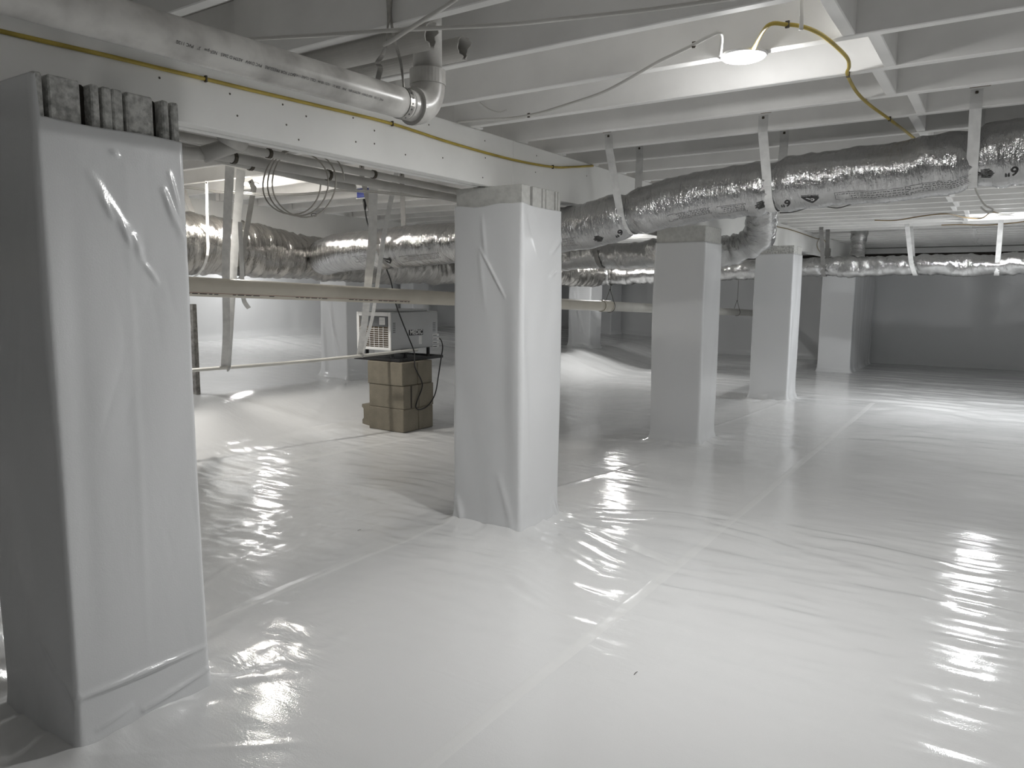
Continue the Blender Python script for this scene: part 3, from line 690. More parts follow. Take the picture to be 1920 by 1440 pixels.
# -- far duct along the back bay
YC = 10.2
ptsC = [np.array([XT+.1, YC, 1.47])] + [pY(x, y, YC) for x, y in ((1225, 516), (1385, 508), (1520, 501), (1600, 500), (1720, 497), (1870, 496))] + [np.array([.3, YC, 1.57]), np.array([1.4, YC, 1.60]), np.array([2.45, YC, 1.60])]
ptsC[0] = np.array([XT-.05, YC, 1.46])
tmpC = Duct(ptsC, .13)
XS_C = [float(pY(x, 500, YC)[0]) for x in (1870, 1718, 1547)]
dC = Duct(ptsC, [.13, .13, .13, .125, .125, .13, .13], step=.02, nseg=36, seed=360, wr=.0065, pinch=[(tmpC.at_x(0, x), .10, .06) for x in XS_C])
tC = thing('flex_duct', (-1.5, YC, 1.4), 'silver foil flex duct running straight across the far bay', 'duct', 'silver foil insulated flex ducts')
dC.build('foil_jacket', M['foilfar'], tC)
dR = Duct([(-1.62, 10.28, 1.60), (-1.62, 10.40, 1.75), (-1.62, 10.44, 1.95), (-1.62, 10.44, 2.1)], .10, step=.02, nseg=28, seed=380, wr=.005)
dR.build('riser', M['foilfar'], tC)
# second piece left of the trunk, seen between the piers
dC2 = Duct([(-6.9, YC+.02, 1.45), (-5.8, YC, 1.452), (-5.0, YC, 1.458), (XT-.02, YC, 1.46)], .14, step=.02, nseg=36, seed=390, wr=.007)
dC2.build('foil_jacket_end', M['foilfar'], tC)
kC = [k for k, y in enumerate(JF) if y < YC-.12][-1]
for x, lab, ln, mt in zip(XS_C, ('grey duct strap on the far duct under the far lamp', 'slanting grey duct strap on the far duct', 'short grey duct strap on the far duct beside the junction box'), (0, .1, .0), ('strap', 'strap', 'strapd')):
    c = dC.P[np.searchsorted(dC.u, dC.at_x(0, x))]
    strap_around('duct_strap', x-ln, (JF[kC]-.0012, 2.06), (c[1], c[2]), .124, (JF[kC+1]-.0012, 2.06), 'x', lab, 'straps holding the flex ducts', mt, lean=ln, width=.05)

# ================================================================== PIPES
def cyl(p0, p1, r, n=20, seg=2): return tube([np.array(p0)+(np.array(p1)-np.array(p0))*i/seg for i in range(seg+1)], r, n)
class Straight(Duct):
    def __init__(s, p0, p1, r, n=40):
        s.P = np.array([np.array(p0, float)+(np.array(p1, float)-np.array(p0, float))*i/n for i in range(n+1)])
        _, s.T, s.N, s.B = frames(s.P); s.L = float(np.linalg.norm(s.P[-1]-s.P[0])); s.u = np.linspace(0, s.L, n+1); s.n = 24
        s.a = np.linspace(0, 2*math.pi, 24, endpoint=False); s.R = np.full((n+1, 24), r)
# -- thick drain pipe along the girder, elbow up into the joists
XP, RP = -1.545, .0445
e0 = pX(762, 196, XP); pa = np.array([XP, -1.2, 1.735]); pb = np.array([XP, e0[1], e0[2]])
dirp = pb-pa; k = (Y_FRONT+.35-pa[1])/dirp[1]
t = thing('drain_pipe', (XP, 1.0, 1.70), 'thick grimy white drain pipe beside the girder, ending in an upturned elbow', 'pipe')
big = Straight(pa, pb, RP); v, f = tube(big.P, RP, 32); obj('pipe', v, f, M['pvc'], t, True)
T0 = dirp/np.linalg.norm(dirp)
v, f = tube([pb-T0*.005, pb+T0*.0001, pb+T0*.052, pb+T0*.054], [RP, RP+.0005, RP+.0005, RP], 32); obj('pipe_end', v, f, M['pvc'], t, True)
el = []
c0 = pb+T0*.030; Re = .07; zc = c0+np.array([0, 0, Re])
for a in np.linspace(0, 90, 13): el.append(zc+Re*(T0*math.sin(R(a))-np.array([0, 0, 1])*math.cos(R(a))))
pts = [c0-T0*.0, *el[1:], el[-1]+np.array([0, 0, .045])]
e_o = obj('elbow', *tube(pts, RP+.008, 32), M['pvc'], t, True)
obj('collar', *tube([c0-T0*.004, c0+T0*.006], RP+.0115, 32), M['pvc'], e_o, False)
tp = el[-1]+np.array([0, 0, .045])
obj('collar', *tube([tp-np.array([0, 0, .040]), tp+np.array([0, 0, .004])], RP+.0115, 32), M['pvc'], e_o, False)
obj('riser', *tube([tp, (tp[0], tp[1], 2.1), (tp[0], tp[1], Z_SUB-.002)], RP, 32), M['pvc'], t, True)
uu = big.L
v, f = text_mesh('NOT FOR PRESSURE   PVC DWV   ASTM D 2665   NSF-pw   3"   PVC 1120', .0100)
on_duct(big, v, f, float(big.L-(pb[1]-pX(430, 122, XP)[1])), R(117), 'print', M['ink'], t, off=.0007)
v, f = text_mesh('PVC 1120   NSF-DWV   ASTM F-891   PW   SDR 21   10/21 08:44   CELL CLASS 11432', .0088)
on_duct(big, v, f, float(big.L-(pb[1]-pX(620, 172, XP)[1])), R(115), 'print', M['ink'], t, off=.0007)
# perforated hanger band round the pipe and up to the joists
t = thing('perforated_hanger', (XP, pb[1]-.06, 1.72), 'perforated metal hanger band twisted up from the thick drain pipe', 'hanger')
hb = pb-T0*.022; ring = [hb+(RP+.0015)*np.array([math.sin(R(a)), 0, math.cos(R(a))]) for a in np.linspace(15, 345, 26)]
Wd = np.array([[0, 1, 0]]*26, float)
v, f = ribbon(np.array(ring), Wd, .019, .0012); bnd = obj('band', v, f, M['band'], t)
mb = MB()
for a in np.linspace(40, 320, 15):
    c = hb+(RP+.0024)*np.array([math.sin(R(a)), 0, math.cos(R(a))]); e1 = np.array([math.cos(R(a)), 0, -math.sin(R(a))])
    mb.add([c+e1*.0028*math.cos(b)+np.array([0, 1, 0])*.0028*math.sin(b) for b in np.linspace(0, 2*math.pi, 7)[:-1]], [list(range(6))])
obj('holes', mb.v, mb.f, M['black'], bnd)
def px_path(pl, Y): return [pY(x, y, Y) for x, y in pl]
la = spline([pY(x, y, Y_) for x, y, Y_ in ((757, 165, 1.735), (752, 120, 1.715), (744, 90, 1.700), (738, 66, 1.690), (733, 30, 1.690), (736, -12, 1.690))], 6)
obj('tail', *ribbon(la, np.stack([np.cos(np.linspace(0, 2.4, len(la))), np.sin(np.linspace(0, 2.4, len(la))), 0*la[:, 0]], 1), np.linspace(.006, .016, len(la)), .0012), M['band'], t)
lb = spline(px_path([(708, 150), (713, 128), (708, 118), (717, 103), (724, 84), (726, 60), (729, 30), (728, -14)], 1.687), 6)
obj('tail', *ribbon(lb, np.stack([np.cos(np.linspace(.3, 3.4, len(lb))), np.sin(np.linspace(.3, 3.4, len(lb))), 0*lb[:, 0]], 1), .016, .0012), M['band'], t)
# -- two spare pipes lying in the joist bay, ends cut ragged
def open_pipe(name, p0, p1, r, label, seed):
    p0, p1 = np.array(p0), np.array(p1); n = 28; rng = np.random.RandomState(seed); a = np.linspace(0, 2*math.pi, n, endpoint=False); d = (p1-p0)/np.linalg.norm(p1-p0)
    u = np.array([0, 0, 1.0]); u = u-d*(u @ d); u /= np.linalg.norm(u); q = np.cross(d, u)
    jag = .012*(rng.rand(n)-.5)+np.where(np.abs(np.sin(a+.4)) > .75, -.018, 0)*(np.sin(a) < 0)
    v = [];
    for rr in (r, r-.004):
        for e, jg in ((p0, 0*jag), (p1, jag)):
            for i in range(n): v.append(e+d*jg[i]+rr*(math.cos(a[i])*u+math.sin(a[i])*q))
    f = []
    for i in range(n):
        j = (i+1) % n; f += [(i, j, n+j, n+i), (2*n+i, 3*n+i, 3*n+j, 2*n+j), (n+i, n+j, 3*n+j, 3*n+i), (i, 2*n+i, 2*n+j, j)]
    return tag(obj(name, v, f, M['pvcp'], None, False), label, 'pipe', 'spare pipes in the joist bay')
YQ1, YQ2 = 1.7765, 2.02
qa, qb = pY(560, 122, YQ1), pY(812, 66, YQ1)
open_pipe('spare_pipe', (-2.150, YQ1, qb[2]), (qb[0], YQ1, qb[2]), .037, 'grey spare pipe with a ragged cut end above the drain elbow', 5)
qa, qb = pY(700, 122, YQ2), pY(872, 88, YQ2)
open_pipe('spare_pipe', (-2.150, YQ2, qb[2]), (qb[0], YQ2, qb[2]-.004), .037, 'grey spare pipe with a notched end showing past the elbow riser', 9)
# -- low cream drain pipe sloping away between the girders
l0, l1 = pX(357, 537, -3.82), pX(1225, 578, -3.66); dl = (l1-l0)
la_, lb_ = l0-dl*.6, l0+dl*((Y_BACK-.15-l0[1])/dl[1])
cc = .60
jn = float((pX(1137, 574, -3.68)[1]-la_[1])/(lb_-la_)[1]); J = la_+(lb_-la_)*jn; Tl = dl/np.linalg.norm(dl)
t = thing('drain_pipe', tuple(la_*.5+lb_*.5), 'long low cream drain pipe sloping past the dehumidifier, joined by a coupling', 'pipe')
low = Straight(la_, J-Tl*.02, .055); obj('pipe', *tube(low.P, .055, 28), M['pvc2'], t, True)
obj('pipe', *tube([J+Tl*.02, J*.5+lb_*.5, lb_], .0545, 28), M['pvcw'], t, True)
cp = obj('coupling', *tube([J-Tl*.09, J-Tl*.088, J+Tl*.088, J+Tl*.09], [.058, .062, .062, .058], 28), M['pvc2'], t, True)
obj('collar', *tube([J-Tl*.095, J-Tl*.075], .065, 28), M['pvc2'], cp); obj('collar', *tube([J+Tl*.075, J+Tl*.095], .065, 28), M['pvc2'], cp)
v, f = quad_grid(-1.0, -.0012, 1.0, .0012, 40); uo = float(np.linalg.norm(pX(560, 560, -3.8)-la_))
on_duct(low, v, f, uo, R(128), 'print_line', M['redink'], t, off=.0006)
mb = MB(); rnd = random.Random(3); x = -1.0
while x < 1.0:
    l = rnd.uniform(.01, .05)
    if rnd.random() < .8: mb.add(*quad_grid(x, -.003, x+l, .003, 4))
    x += l+.012
tag(on_duct(low, mb.v, mb.f, uo, R(135), 'fine_print', M['ink'], t, off=.0006), kind='stuff')
def wire_hanger(px_top, p_pipe, r, label, mat='wire', two=True):
    top = np.array([p_pipe[0], p_pipe[1], Z_J+.03]); kn = p_pipe+np.array([0, 0, .19])
    t = thing('wire_hanger', tuple(p_pipe-np.array([0, 0, r])), label, 'hanger', 'hangers on the low drain pipe')
    kn2 = kn+np.array([.004, .006, .02])
    obj('wire', *tube(spline([top, top*.5+kn*.5+np.array([.006, .01, 0]), kn2, kn], 5), .0032, 6), M[mat], t, True)
    ring = [p_pipe+(r+.003)*np.array([math.sin(R(a))*Tl[1], -math.sin(R(a))*Tl[0], math.cos(R(a))]) for a in np.linspace(55, 305, 20)]
    obj('loop', *tube(spline([kn]+ring+[kn], 2), .0034, 6), M[mat], t, True)
wire_hanger(None, J+Tl*.10, .066, 'dark twisted wire looped round the low pipe coupling', 'staple')
wire_hanger(None, la_+(lb_-la_)*float((pX(1375, 585, -3.63)[1]-la_[1])/(lb_-la_)[1]), .0545, 'thin wire holding the low pipe between two far piers', 'staple')
# -- thin condensate pipe from the dehumidifier
ta, tb = np.array([-4.335, 5.02, .700]), pZ(300, 699, .655)
t = thing('condensate_pipe', tuple(tb*.5+ta*.5), 'thin white condensate pipe slung low in straps, ending at the dehumidifier', 'pipe')
mid = (ta+tb)/2+np.array([0, 0, -.012]); obj('pipe', *tube(spline([tb+(tb-ta)*.6, tb, mid, ta], 10), .0135, 14), M['pvcw'], t, True)
def on_thin(px_):    # point of the thin pipe below pixel column px_
    best = min(np.linspace(0, 1, 400), key=lambda s_: abs(proj(tb+(ta-tb)*s_)[0]-px_)); return tb+(ta-tb)*best
def proj(p):
    v = np.array(p)-np.array([0, 0, CAM_H]); d = v @ FW; return 960+FPX*(v @ RT)/d, 720-FPX*(v @ UP)/d
def sling(px_, tops, label, group='long slings carrying the condensate pipe', wd=(.06, .06), bow=.01):
    c = on_thin(px_); r = .0155
    t = thing('strap_sling', tuple(c-np.array([0, 0, r])), label, 'strap', group)
    for tp_, sg, w_ in zip(tops, (-1, 1), wd):
        if len(tp_) == 2: e = pZ(*tp_, Z_J+.02); up_ = [e, e*.6+c*.4+np.array([bow*sg, -.01, 0]), e*.2+c*.8+np.array([0, bow*sg*.5, 0])]
        else: up_ = [pX(*q_) for q_ in tp_]; up_[0][2] = min(up_[0][2], Z_J-.012); up_ = [up_[0]+(up_[0]-up_[1])/np.linalg.norm(up_[0]-up_[1])*max(.002, Z_J-.003-up_[0][2])]+up_
        pts = up_+[ c+np.array([.3*sg*r, sg*.012, .02]), c+np.array([sg*r*.9, sg*.004, -r*.4]), c+np.array([0, sg*.002, -r-.001])]
        P_ = spline(pts, 7); k_ = np.linspace(0, 1, len(P_)); ang = .58-.9*sg*(k_-.3)*k_
        obj('band', *ribbon(P_, np.stack([np.cos(ang), np.sin(ang), 0*ang], 1), w_*(1-.35*k_), .0014), M['strap'], t)
    return t
sling(425, ((431, 312), (452, 318)), 'pair of long pale straps hanging before the trunk duct to the condensate pipe')
sling(678, ([(700, 338, -3.64), (698, 450, -3.73), (692, 512, -3.82), (689, 545, -3.95), (684, 600, -4.22)], [(742, 332, -3.44), (722, 430, -3.50), (711, 505, -3.66), (706, 545, -3.93), (697, 600, -4.22)]), 'pair of long pale straps beside the dehumidifier grille, one twisted', wd=(.066, .034), bow=.02)

# -- straps of the trunk duct
def jnear(y, bay2=True): return [q+(JT+.004 if bay2 else 0) for q in JF if True]
for yv, lab, mt, cut in ((3.66, 'strap wrapped tightly round the thick trunk duct, coloured dark for its backlit shade', 'strapd', 0), (3.36, 'thin twisted strap on the lit part of the trunk duct', 'strap', 0)):
    hx, ai, ln = (XT+.57, 239, .30) if yv > 3.6 else (XT+.26, 278, 0)  # wide trunk strap: its backlit shade is put into the dark material
    y0_ = yv-.16 if ln else yv
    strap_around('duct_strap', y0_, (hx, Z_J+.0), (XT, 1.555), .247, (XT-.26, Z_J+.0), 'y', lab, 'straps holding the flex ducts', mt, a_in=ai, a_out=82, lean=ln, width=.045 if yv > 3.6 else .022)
# loose curled strap end under the low pipe
p = pX(455, 545, -4.25); q = spline([p+np.array([0, 0, .45]), p+np.array([0, 0, .15]), p, pX(458, 565, -4.27), pX(467, 578, -4.30)], 6)
tag(obj('loose_strap', *ribbon(q, (0.2, 1, 0), .03, .0014), M['strap']), 'loose curled strap end hanging just under the low cream pipe', 'strap')
# -- small water lines and overspray pipes under the joists behind the girder
def run(name, pts, r, mat, label, cat='pipe', group=None, n=12, joints=()):
    P_ = np.array(pts, float)
    if joints:
        t = thing(name, tuple(P_.mean(0)), label, cat, group); obj('pipe', *tube(P_, r, n), M[mat], t, True)
        for jy in joints:
            i = np.argmin(abs(P_[:, 1]-jy)); c = np.array([np.interp(jy, P_[:, 1], P_[:, k_]) for k_ in range(3)]); d = P_[-1]-P_[0]; d /= np.linalg.norm(d)
            obj('clip', *tube([c-d*.008, c+d*.008], r+.004, n), M['staple'], t)
        return t
    return tag(obj(name, *tube(P_, r, n), M[mat], None, True), label, cat, group)
XW = -2.62
w1a, w1b = pX(460, 279, XW), pX(850, 357, XW); w2a, w2b = pX(433, 295, XW-.10), pX(855, 372, XW-.10); w3a, w3b = pX(507, 318, XW-.20), pX(663, 352, XW-.20)
for (a, b, r_, lab, js, yl_) in ((w1a, w1b, .017, 'thin overspray-grey water pipe closest to the girder', (2.1, 2.72), (-1.5, 7)), (w2a, w2b, .022, 'thicker overspray-grey water pipe beside the girder, held by dark clips', (2.0, 2.52), (-1.5, 7)),
                        (w3a, w3b, .020, 'short lowest overspray-grey pipe beside the girder, cut off square', (2.16,), (.2, w3b[1]))):
    d = (b-a)/(b[1]-a[1]); y_ = np.linspace(*yl_, 6)
    P_ = [a+d*((yv-a[1]) if 1.2 < yv < 4 else (np.clip(yv, 1.2, 4)-a[1]))+np.array([0, yv-np.clip(yv, 1.2, 4), 0]) for yv in sorted(set([yl_[0], yl_[1], 1.2, 2.0, min(4.0, yl_[1])]))]
    run('water_pipe', P_, r_, 'pvcp', lab, 'pipe', 'water pipes behind the girder', joints=js)
# angled overspray pipe with a mitred bend just behind the nearest pier
b0, b1, b2, b3 = pX(352, 288, -2.52), pX(380, 290, -2.50), pX(450, 268, -2.44), pX(422, 252, -2.315)
t = thing('bent_pipe', tuple(b1), 'grey bent pipe stub tucked under the girder by the nearest pier', 'pipe')
obj('pipe', *tube([b1, b2], .030, 20), M['pvcp'], t, True); obj('bend', *tube([b2-(b2-b3)*.0, b3], .031, 20), M['pvcp'], t, True)
obj('pipe', *tube([b0-np.array([0, .35, 0]), b0, b1*.9+b2*.1], .024, 20), M['pvcp'], t, True)

# ================================================================== BLOCK PEDESTAL AND DEHUMIDIFIER
PXa, PXb, PYa, PYb = -4.65, -4.24, 4.72, 5.12
zp = max(fz(x, y) for x in (PXa, PXb) for y in (PYa, PYb))
def cmu(p0, p1, label, rough=False, groove=False, rz=0.0):
    t = bpy.data.objects.new('x', None) if False else None
    mb = MB(); x0, y0, z0 = p0; x1, y1, z1 = p1
    mb.box(p0, p1, .006)
    o = mb.build('concrete_block', M['cmu']); tag(o, label, 'block', 'bare concrete blocks')
    if groove:
        g = MB().box((x1-.0005, (y0+y1)/2-.012, z0+.003), (x1+.0008, (y0+y1)/2+.006, z1-.003)); obj('slot', g.v, g.f, M['dark'], o)
    return o
rows = ('lowest', 'middle', 'top')
for k in range(3):
    z0 = zp+k*.2023; dx = [0, .004, -.004][k]; dy = [0, .003, -.004][k]
    for h in range(2):
        y0 = PYa+h*.201+dy
        cmu((PXa+dx, y0, z0+.0005), (PXb+dx, y0+.198, z0+.2018), 'bare concrete block in the %s course of the pedestal, %s' % (rows[k], ('cord side half' if h else 'half facing the low pipe')), groove=(k == 1 and h == 0))
lz = min(fz(-4.82, 4.82), fz(-4.7, 4.82))-.004
mb = MB(); n = 16
pr = [(-.095, 0), (.0, 0), (.0, .195), (-.095, .195), (-.098, .17), (-.082, .155), (-.080, .07), (-.096, .05)]
v = [(-4.70+a*1.15, y, lz+.002+b) for y in (4.80, 5.19) for a, b in pr]; m_ = len(pr)
f = [(i, (i+1) % m_, m_+(i+1) % m_, m_+i) for i in range(m_)]+[list(range(m_))[::-1], list(range(m_, 2*m_))]
tag(obj('concrete_block', v, f, M['cmu']), 'broken concrete block lying on the liner against the pedestal', 'block', 'bare concrete blocks')
zs = zp+3*.2023+.001
SX0, SX1, SY0, SY1 = -4.84, -4.29, 4.735, 5.33
t = thing('equipment_stand', ((SX0+SX1)/2, (SY0+SY1)/2, zs), 'low black stand on the block pedestal carrying the dehumidifier', 'stand')
for a, b in (((SX0, SY0, zs), (SX1, SY0+.045, zs+.026)), ((SX0, SY1-.045, zs), (SX1, SY1, zs+.026)), ((SX0, SY0+.0455, zs), (SX0+.045, SY1-.0455, zs+.026)), ((SX1-.045, SY0+.0455, zs), (SX1, SY1-.0455, zs+.026))):
    MB().box(a, b, .003).build('rail', M['black'], t)
MB().box((SX0+.0455, SY0+.0455, zs+.004), (SX1-.0455, SY1-.0455, zs+.012)).build('tray', M['grey'], t)
BX0, BX1, BY0, BY1 = -4.80, -4.40, 4.745, 5.39
bz0, bz1 = .705, 1.035
for (x, y) in ((BX0+.06, BY0+.06), (BX1-.03, BY0+.05), (BX1-.03, BY0+.22), (BX0+.06, SY1-.06), (BX1-.03, SY1-.05)):
    obj('foot', *tube([(x, y, zs+.0125), (x, y, zs+.03), (x, y, bz0-.0005)], [.02, .016, .016], 10), M['black'], t)
t = thing('dehumidifier', ((BX0+BX1)/2, (BY0+BY1)/2, bz0), 'grey boxy dehumidifier with a white grille end, on the block pedestal', 'dehumidifier')
case = MB().box((BX0, BY0+.012, bz0), (BX1, BY1, bz1), .008).build('case', M['dehum'], t)
MB().box((BX0+.10, BY0+.10, bz1-.0003), (BX1-.02, BY1-.12, bz1+.022), .01).build('top_cover', M['dehum'], t)
fr = MB(); y0, y1 = BY0-.002, BY0+.012
for a, b in (((BX0-.002, bz0), (BX0+.028, bz1)), ((BX1-.026, bz0), (BX1+.002, bz1)), ((BX0+.028, bz1-.035), (BX1-.026, bz1)), ((BX0+.028, bz0), (BX1-.026, bz0+.025))):
    fr.box((a[0], y0, a[1]), (b[0], y1, b[1]), .002)
fm = fr.build('grille_frame', M['dehumw'], t)
MB().box((BX0+.028, BY0+.006, bz0+.025), (BX1-.026, BY0+.0115, bz1-.035)).build('filter', M['fin'], t)
cpn = MB().box((BX0+.040, BY0-.003, bz1-.125), (BX1-.030, BY0+.005, bz1-.037), .003).build('control_panel', M['grey'], t)
MB().box((BX1-.125, BY0-.0045, bz1-.108), (BX1-.06, BY0-.0032, bz1-.045)).build('notice', M['dehumw'], cpn)
for k in range(5): MB().box((BX1-.12, BY0-.0050, bz1-.060-k*.010), (BX1-.07, BY0-.0046, bz1-.058-k*.010)).build('notice_line', M['ink'], cpn)
MB().box((BX0+.06, BY0-.0042, bz1-.095), (BX0+.115, BY0-.0032, bz1-.050)).build('display', M['black'], cpn)
for k in range(6):
    x = BX0+.045+k*.054; MB().box((x-.002, BY0-.0015, bz0+.026), (x+.002, BY0+.003, bz1-.127)).build('grille_bar', M['dehumw'], fm)
for k in range(9):
    z = bz0+.038+k*.0185; MB().box((BX0+.029, BY0-.0030, z-.0018), (BX1-.027, BY0-.0016, z+.0018)).build('grille_bar', M['dehumw'], fm)
def on_side(v, f, yc, zc, name, mat, off=.0008, parent=None):       # flat print on the +X side of the case
    v = np.asarray(v, float); return obj(name, np.stack([np.full(len(v), BX1+off), yc+v[:, 0], zc+v[:, 1]], 1), f, mat, parent or t)
yc = float(pX(781, 623, BX1)[1]); zc = float(pX(781, 623, BX1)[2])
MB().box((BX1-.0002, yc-.105, zc-.025), (BX1+.0012, yc+.088, zc+.025)).build('name_plate', M['black'], t)
v, f = text_mesh('MEDIC', .058, True); on_side(v, f, yc-.004, zc, 'lettering', M['dehumw'], .0018)
for k in range(4):
    yy_, zz_ = float(pX(817, 628+k*7, BX1)[1]), float(pX(817, 628+k*7, BX1)[2])
    MB().box((BX1, yy_-.045, zz_-.011), (BX1+.0008, yy_+.045, zz_+.011)).build('rating_label', M['dehumw'], t)
    MB().box((BX1+.0008, yy_-.04, zz_-.005), (BX1+.0012, yy_+.015, zz_+.001)).build('rating_line', M['ink'], t)
for k in range(6):
    q = pX(739, 606+k*3.4, BX1); MB().box((BX1, q[1]-.016, q[2]-.004), (BX1+.0007, q[1]+.016, q[2]+.003)).build('caution_line', M['grey'], t)
    q = pX(814, 605+k*3, BX1); MB().box((BX1, q[1]-.02, q[2]-.004), (BX1+.0007, q[1]+.02, q[2]+.002)).build('caution_line', M['grey'], t)
q = pX(788, 636, BX1); MB().box((BX1, q[1]-.02, q[2]-.045), (BX1+.0008, q[1]+.02, q[2]+.03), .0).build('sticker', M['strap'], t)

# outlet box and black power cord
ob = pZ(684, 364, Z_J-.030)
t = thing('outlet_box', (ob[0], ob[1], Z_J-.067), 'bright blue outlet box under a joist behind the water pipes', 'outlet')
MB().box((ob[0]-.055, ob[1]-.035, Z_J-.060), (ob[0]+.055, ob[1]+.035, Z_J+.02), .004).build('box', M['blue'], t)
MB().box((ob[0]-.06, ob[1]-.04, Z_J-.067), (ob[0]+.06, ob[1]+.04, Z_J-.0605), .002).build('face_plate', M['dehumw'], t)
t = thing('power_cord', (BX1+.05, 5.0, .3), 'black power cord dropping from the outlet box and looping to the dehumidifier', 'cord')
pl = np.array([ob[0], ob[1], Z_J-.068]); obj('plug', *tube([pl, pl-np.array([0, 0, .03]), pl-np.array([0, 0, .07]), pl-np.array([0, 0, .085])], [.017, .017, .010, .006], 12), M['black'], t, True)
XC = BX1+.07
cpts = [pl-np.array([0, 0, .085]), pl-np.array([.0, -.03, .2])]
for x, y, X_ in ((705, 455, -4.10), (722, 498, -4.12), (733, 528, -4.22), (741, 566, XC), (753, 600, XC), (768, 637, XC), (777, 662, -4.262), (778, 688, -4.222), (790, 713, PXb+.02), (791, 728, PXb+.02), (782, 752, PXb+.02), (780, 764, PXb+.02),
                 (788, 768, PXb+.02), (803, 760, PXb+.02), (816, 738, PXb+.03), (822, 705, XC), (827, 672, XC), (830, 652, XC), (828, 640, BX1+.02), (824, 634, BX1+.004)): cpts.append(pX(x, y, X_))
obj('cable', *tube(spline(cpts, 6), .0055, 8), M['black'], t, True)

# weathered stake behind the nearest pier
wx, wy = -5.75, 3.759
q = pX(367, 735, -5.3); wz = fz(q[0], q[1])
for X_ in np.linspace(-4.2, -7.5, 200):
    q = pX(367, 735, X_)
    if q[2] >= 0 and abs(q[2]-fz(q[0], q[1])) < .02: break
wz = fz(q[0], q[1]); top = pX(365, 570, q[0])[2]
v, f = MB().box((q[0]-.045, q[1]-.02, wz-.004), (q[0]+.045, q[1]+.02, top), .004).v, None
o = MB().box((q[0]-.045, q[1]-.02, wz-.004), (q[0]+.045, q[1]+.02, top), .004).build('wood_stake', M['wood']); tag(o, 'weathered grey wooden stake standing beyond the nearest pier', 'stake')

# ================================================================== CABLES
def cable(name, pts, r, mat, label, group=None, staples=(), per=8, cat='cable'):
    P_ = spline(pts, per)
    if not staples: return tag(obj(name, *tube(P_, r, 8), M[mat], None, True), label, cat, group)
    t = thing(name, tuple(P_[0]), label, cat, group); obj('sheath', *tube(P_, r, 8), M[mat], t, True)
    for st in staples:
        i = np.argmin(np.linalg.norm(P_-st, axis=1)); c = P_[i]; b = np.array([.004, .003, r+.004]); MB().box(c-b, c+b+np.array([.004, 0, 0]), .001).build('staple', M['staple'], t)
    return t
xg = GX+.007
yw = [pX(x, y, xg) for x, y in ((0, 58), (95, 80), (200, 104), (300, 128), (385, 148), (480, 171), (600, 199), (735, 232), (850, 269), (960, 299), (1036, 313), (1075, 313))]
d0 = (yw[1]-yw[0])*np.array([0, 1, .3]); yw = [yw[0]-d0*k_ for k_ in (18, 10, 5, 2, 1)]+yw+[pX(1112, 312, GX+.004)+np.array([-.001, .0, .003])]
cable('yellow_cable', yw, .0062, 'yellow', 'yellow cable stapled along the face of the long girder', 'yellow wiring', staples=[pX(385, 148, xg), pX(735, 232, xg), pX(1036, 313, xg)])
zj = Z_J-.0075
yl = [pZ(x, y, zj) for x, y in ((1440, 48), (1475, 46), (1505, 50), (1535, 62), (1562, 82), (1588, 108), (1592, 125), (1589, 140), (1606, 172), (1630, 196), (1667, 223), (1700, 248), (1725, 268))]
yl = [np.array([LAMPS[0][0]+.05, LAMPS[0][1]-.06, Z_J-.0075])]+[np.array(q) for q in yl]
cable('yellow_cable', yl, .0060, 'yellow', 'yellow cable crossing under the joists away from the near lamp', 'yellow wiring', staples=[pZ(1589, 140, zj), pZ(1667, 223, zj), pZ(1476, 46, zj)])
wh = [pZ(x, y, zj) for x, y in ((857, 229), (905, 224), (960, 221), (1010, 212), (1075, 192), (1130, 173), (1180, 147), (1230, 118), (1265, 101), (1300, 84), (1330, 68), (1352, 63))]
wh += [np.array([LAMPS[0][0]-.06, LAMPS[0][1]-.05, Z_J-.0075])]
cable('white_cable', wh, .0055, 'white', 'white cable swinging from the girder across two joists to the near lamp', 'white wiring', staples=[pZ(1300, 84, zj), pZ(995, 217, zj)])
zl = Z_J-.0065
cable('white_cable', [pZ(x, y, zl if not 560 < x < 980 else Z_J-.047) for x, y in ((380, 82), (480, 73), (600, 66), (720, 58), (830, 52), (960, 45), (1080, 33), (1200, 20), (1300, 7), (1400, -8), (1500, -30))], .006, 'white', 'long white cable stretched under the joists past the hanger', 'white wiring')
cable('white_cable', [pZ(x, y, Z_J-.060 if x < 840 else zl-.004) for x, y in ((720, 84), (735, 76), (762, 58), (800, 34), (850, 2), (890, -28), (940, -70))], .006, 'white', 'white cable rising from the perforated hanger towards the joists', 'white wiring')
cable('white_cable', [pY(x, y, 2.9065) for x, y in ((900, 192), (915, 203), (935, 210), (950, 206))], .0025, 'white', 'short curl of white wire between two joists', 'white wiring')
q = pZ(1502, 56, Z_J-.03); o = cable('pull_string', [q+np.array([-.004, 0, .24]), q+np.array([-.003, 0, .1]), q+np.array([0, 0, .03]), q], .006, 'white', 'short white cord end hanging between joists near the lamp', None)
q = pZ(1826, 342, Z_J-.006); cable('white_cable', [q]+[pY(x, y, q[1]) for x, y in ((1832, 362), (1846, 384), (1862, 393), (1852, 398), (1838, 388))], .006, 'white', 'white cable hanging in a loop before the far lamp', 'white wiring')
zb = Z_J-.008
cable('brown_cable', [pZ(x, y, zb) for x, y in ((1640, 413), (1680, 413), (1730, 405), (1775, 401), (1810, 408), (1840, 409), (1858, 398), (1872, 400))], .006, 'brown', 'faded cable waving across the far joists to the far lamp', 'far wiring')
cable('brown_cable', [pZ(x, y, zb) for x, y in ((1765, 422), (1800, 421), (1850, 422), (1900, 418), (1940, 412))], .006, 'brown', 'faded cable lying straight across the joists beyond the far lamp', 'far wiring')
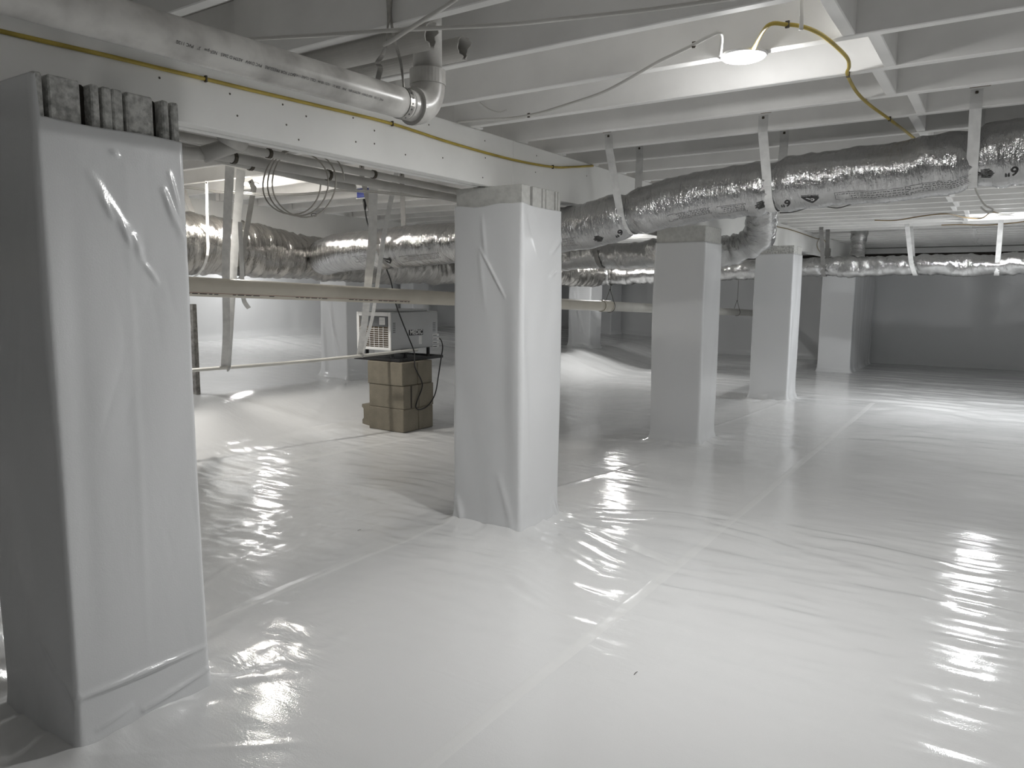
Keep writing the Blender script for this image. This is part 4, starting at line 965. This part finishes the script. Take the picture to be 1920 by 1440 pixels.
cable('dark_cable', [pZ(x, y, zb) for x, y in ((1462, 399), (1490, 397), (1530, 386), (1570, 390), (1600, 382), (1637, 376))], .005, 'dkcable', 'thin dark cable across the joists behind the sagging duct', 'far wiring')
jb = pX(1552, 473, GX+.03)
t = thing('junction_box', tuple(jb), 'small metal junction box on the girder near its far end', 'box')
MB().box(jb-np.array([.029, .06, .055]), jb+np.array([.03, .06, .055]), .004).build('box', M['box'], t)
MB().box(jb+np.array([.030, .02, .005]), jb+np.array([.032, .04, .025])).build('knockout', M['black'], t)
cable('brown_cable', [pX(x, y, GX+.008) for x, y in ((1457, 425), (1480, 430), (1510, 440), (1530, 447), (1545, 450), (1550, 460))], .005, 'brown', 'faded cable running along the girder to the junction box', 'far wiring')
cable('brown_cable', [pX(x, y, GX+.012) for x, y in ((1541, 441), (1533, 453), (1533, 465), (1541, 476))], .004, 'brown', 'faded cable loop hanging beside the junction box', 'far wiring')
# pale cables sagging across the second bay
for k, (dy, lab) in enumerate(((0, 'lower pale cable sagging before the warm lamp'), (3, 'upper pale cable sagging before the warm lamp'))):
    cable('white_cable', [pY(x, y-dy, 3.42+.03*k) for x, y in ((250, 345), (352, 353), (400, 360), (470, 365), (540, 367), (600, 363), (640, 358), (720, 363), (800, 371), (836, 373))], .0045, 'white', lab, 'white wiring')
for k, (pts, lab) in enumerate((([(352, 262), (385, 273), (415, 282), (440, 270)], 'upper pale cable tangled by the bent pipe'), ([(352, 256), (400, 268), (430, 272), (455, 262)], 'pale cable tangled above the bent pipe'))):
    cable('white_cable', [pX(x, y, -2.75-.05*k) for x, y in pts], .005, 'white', lab, 'white wiring')
# coil of wire hung under the girder
cc = pX(564, 340, -2.55); e1 = RT*1.0; e2 = np.array([0, 0, 1.0]); P_ = []; rng = np.random.RandomState(4)
for i in range(3*36+1):
    a = 2*math.pi*i/36; lp = i/36
    rr = .148-.006*lp; P_.append(cc+e1*(rr*math.cos(a)-.03*(lp-1.2)+.004*math.sin(3*a))+e2*(rr*1.02*math.sin(a)+.003*math.cos(2*a+lp))+FW*(.012*lp))
t = thing('wire_coil', tuple(cc-e2*.15), 'loose coil of steel wire hung from the water pipes under the girder', 'coil')
obj('loops', *tube(P_, .0032, 7), M['wire'], t, True)
obj('tie', *tube([cc-e2*.15+e1*(.05+.012*math.cos(b))+FW*.01+e2*(.006*math.sin(b)+.012) for b in np.linspace(0, 6.28, 14)], .0016, 5), M['staple'], t)
# bare scraped patches on the joists where straps were nailed
# dead twigs and specks on the liner
for x, y, lab in ((1192, 1266, 'tiny dark twig on the open white floor'), (674, 994, 'tiny dark speck of bark on the floor before the pedestal')):
    q = pZ(x, y, 0); z_ = fz(q[0], q[1])+.002; tag(obj('twig', *tube([(q[0]-.001, q[1]-.012, z_), (q[0], q[1], z_+.002), (q[0]+.001, q[1]+.010, z_)], .0009, 6), M['dkcable']), lab, 'twig')
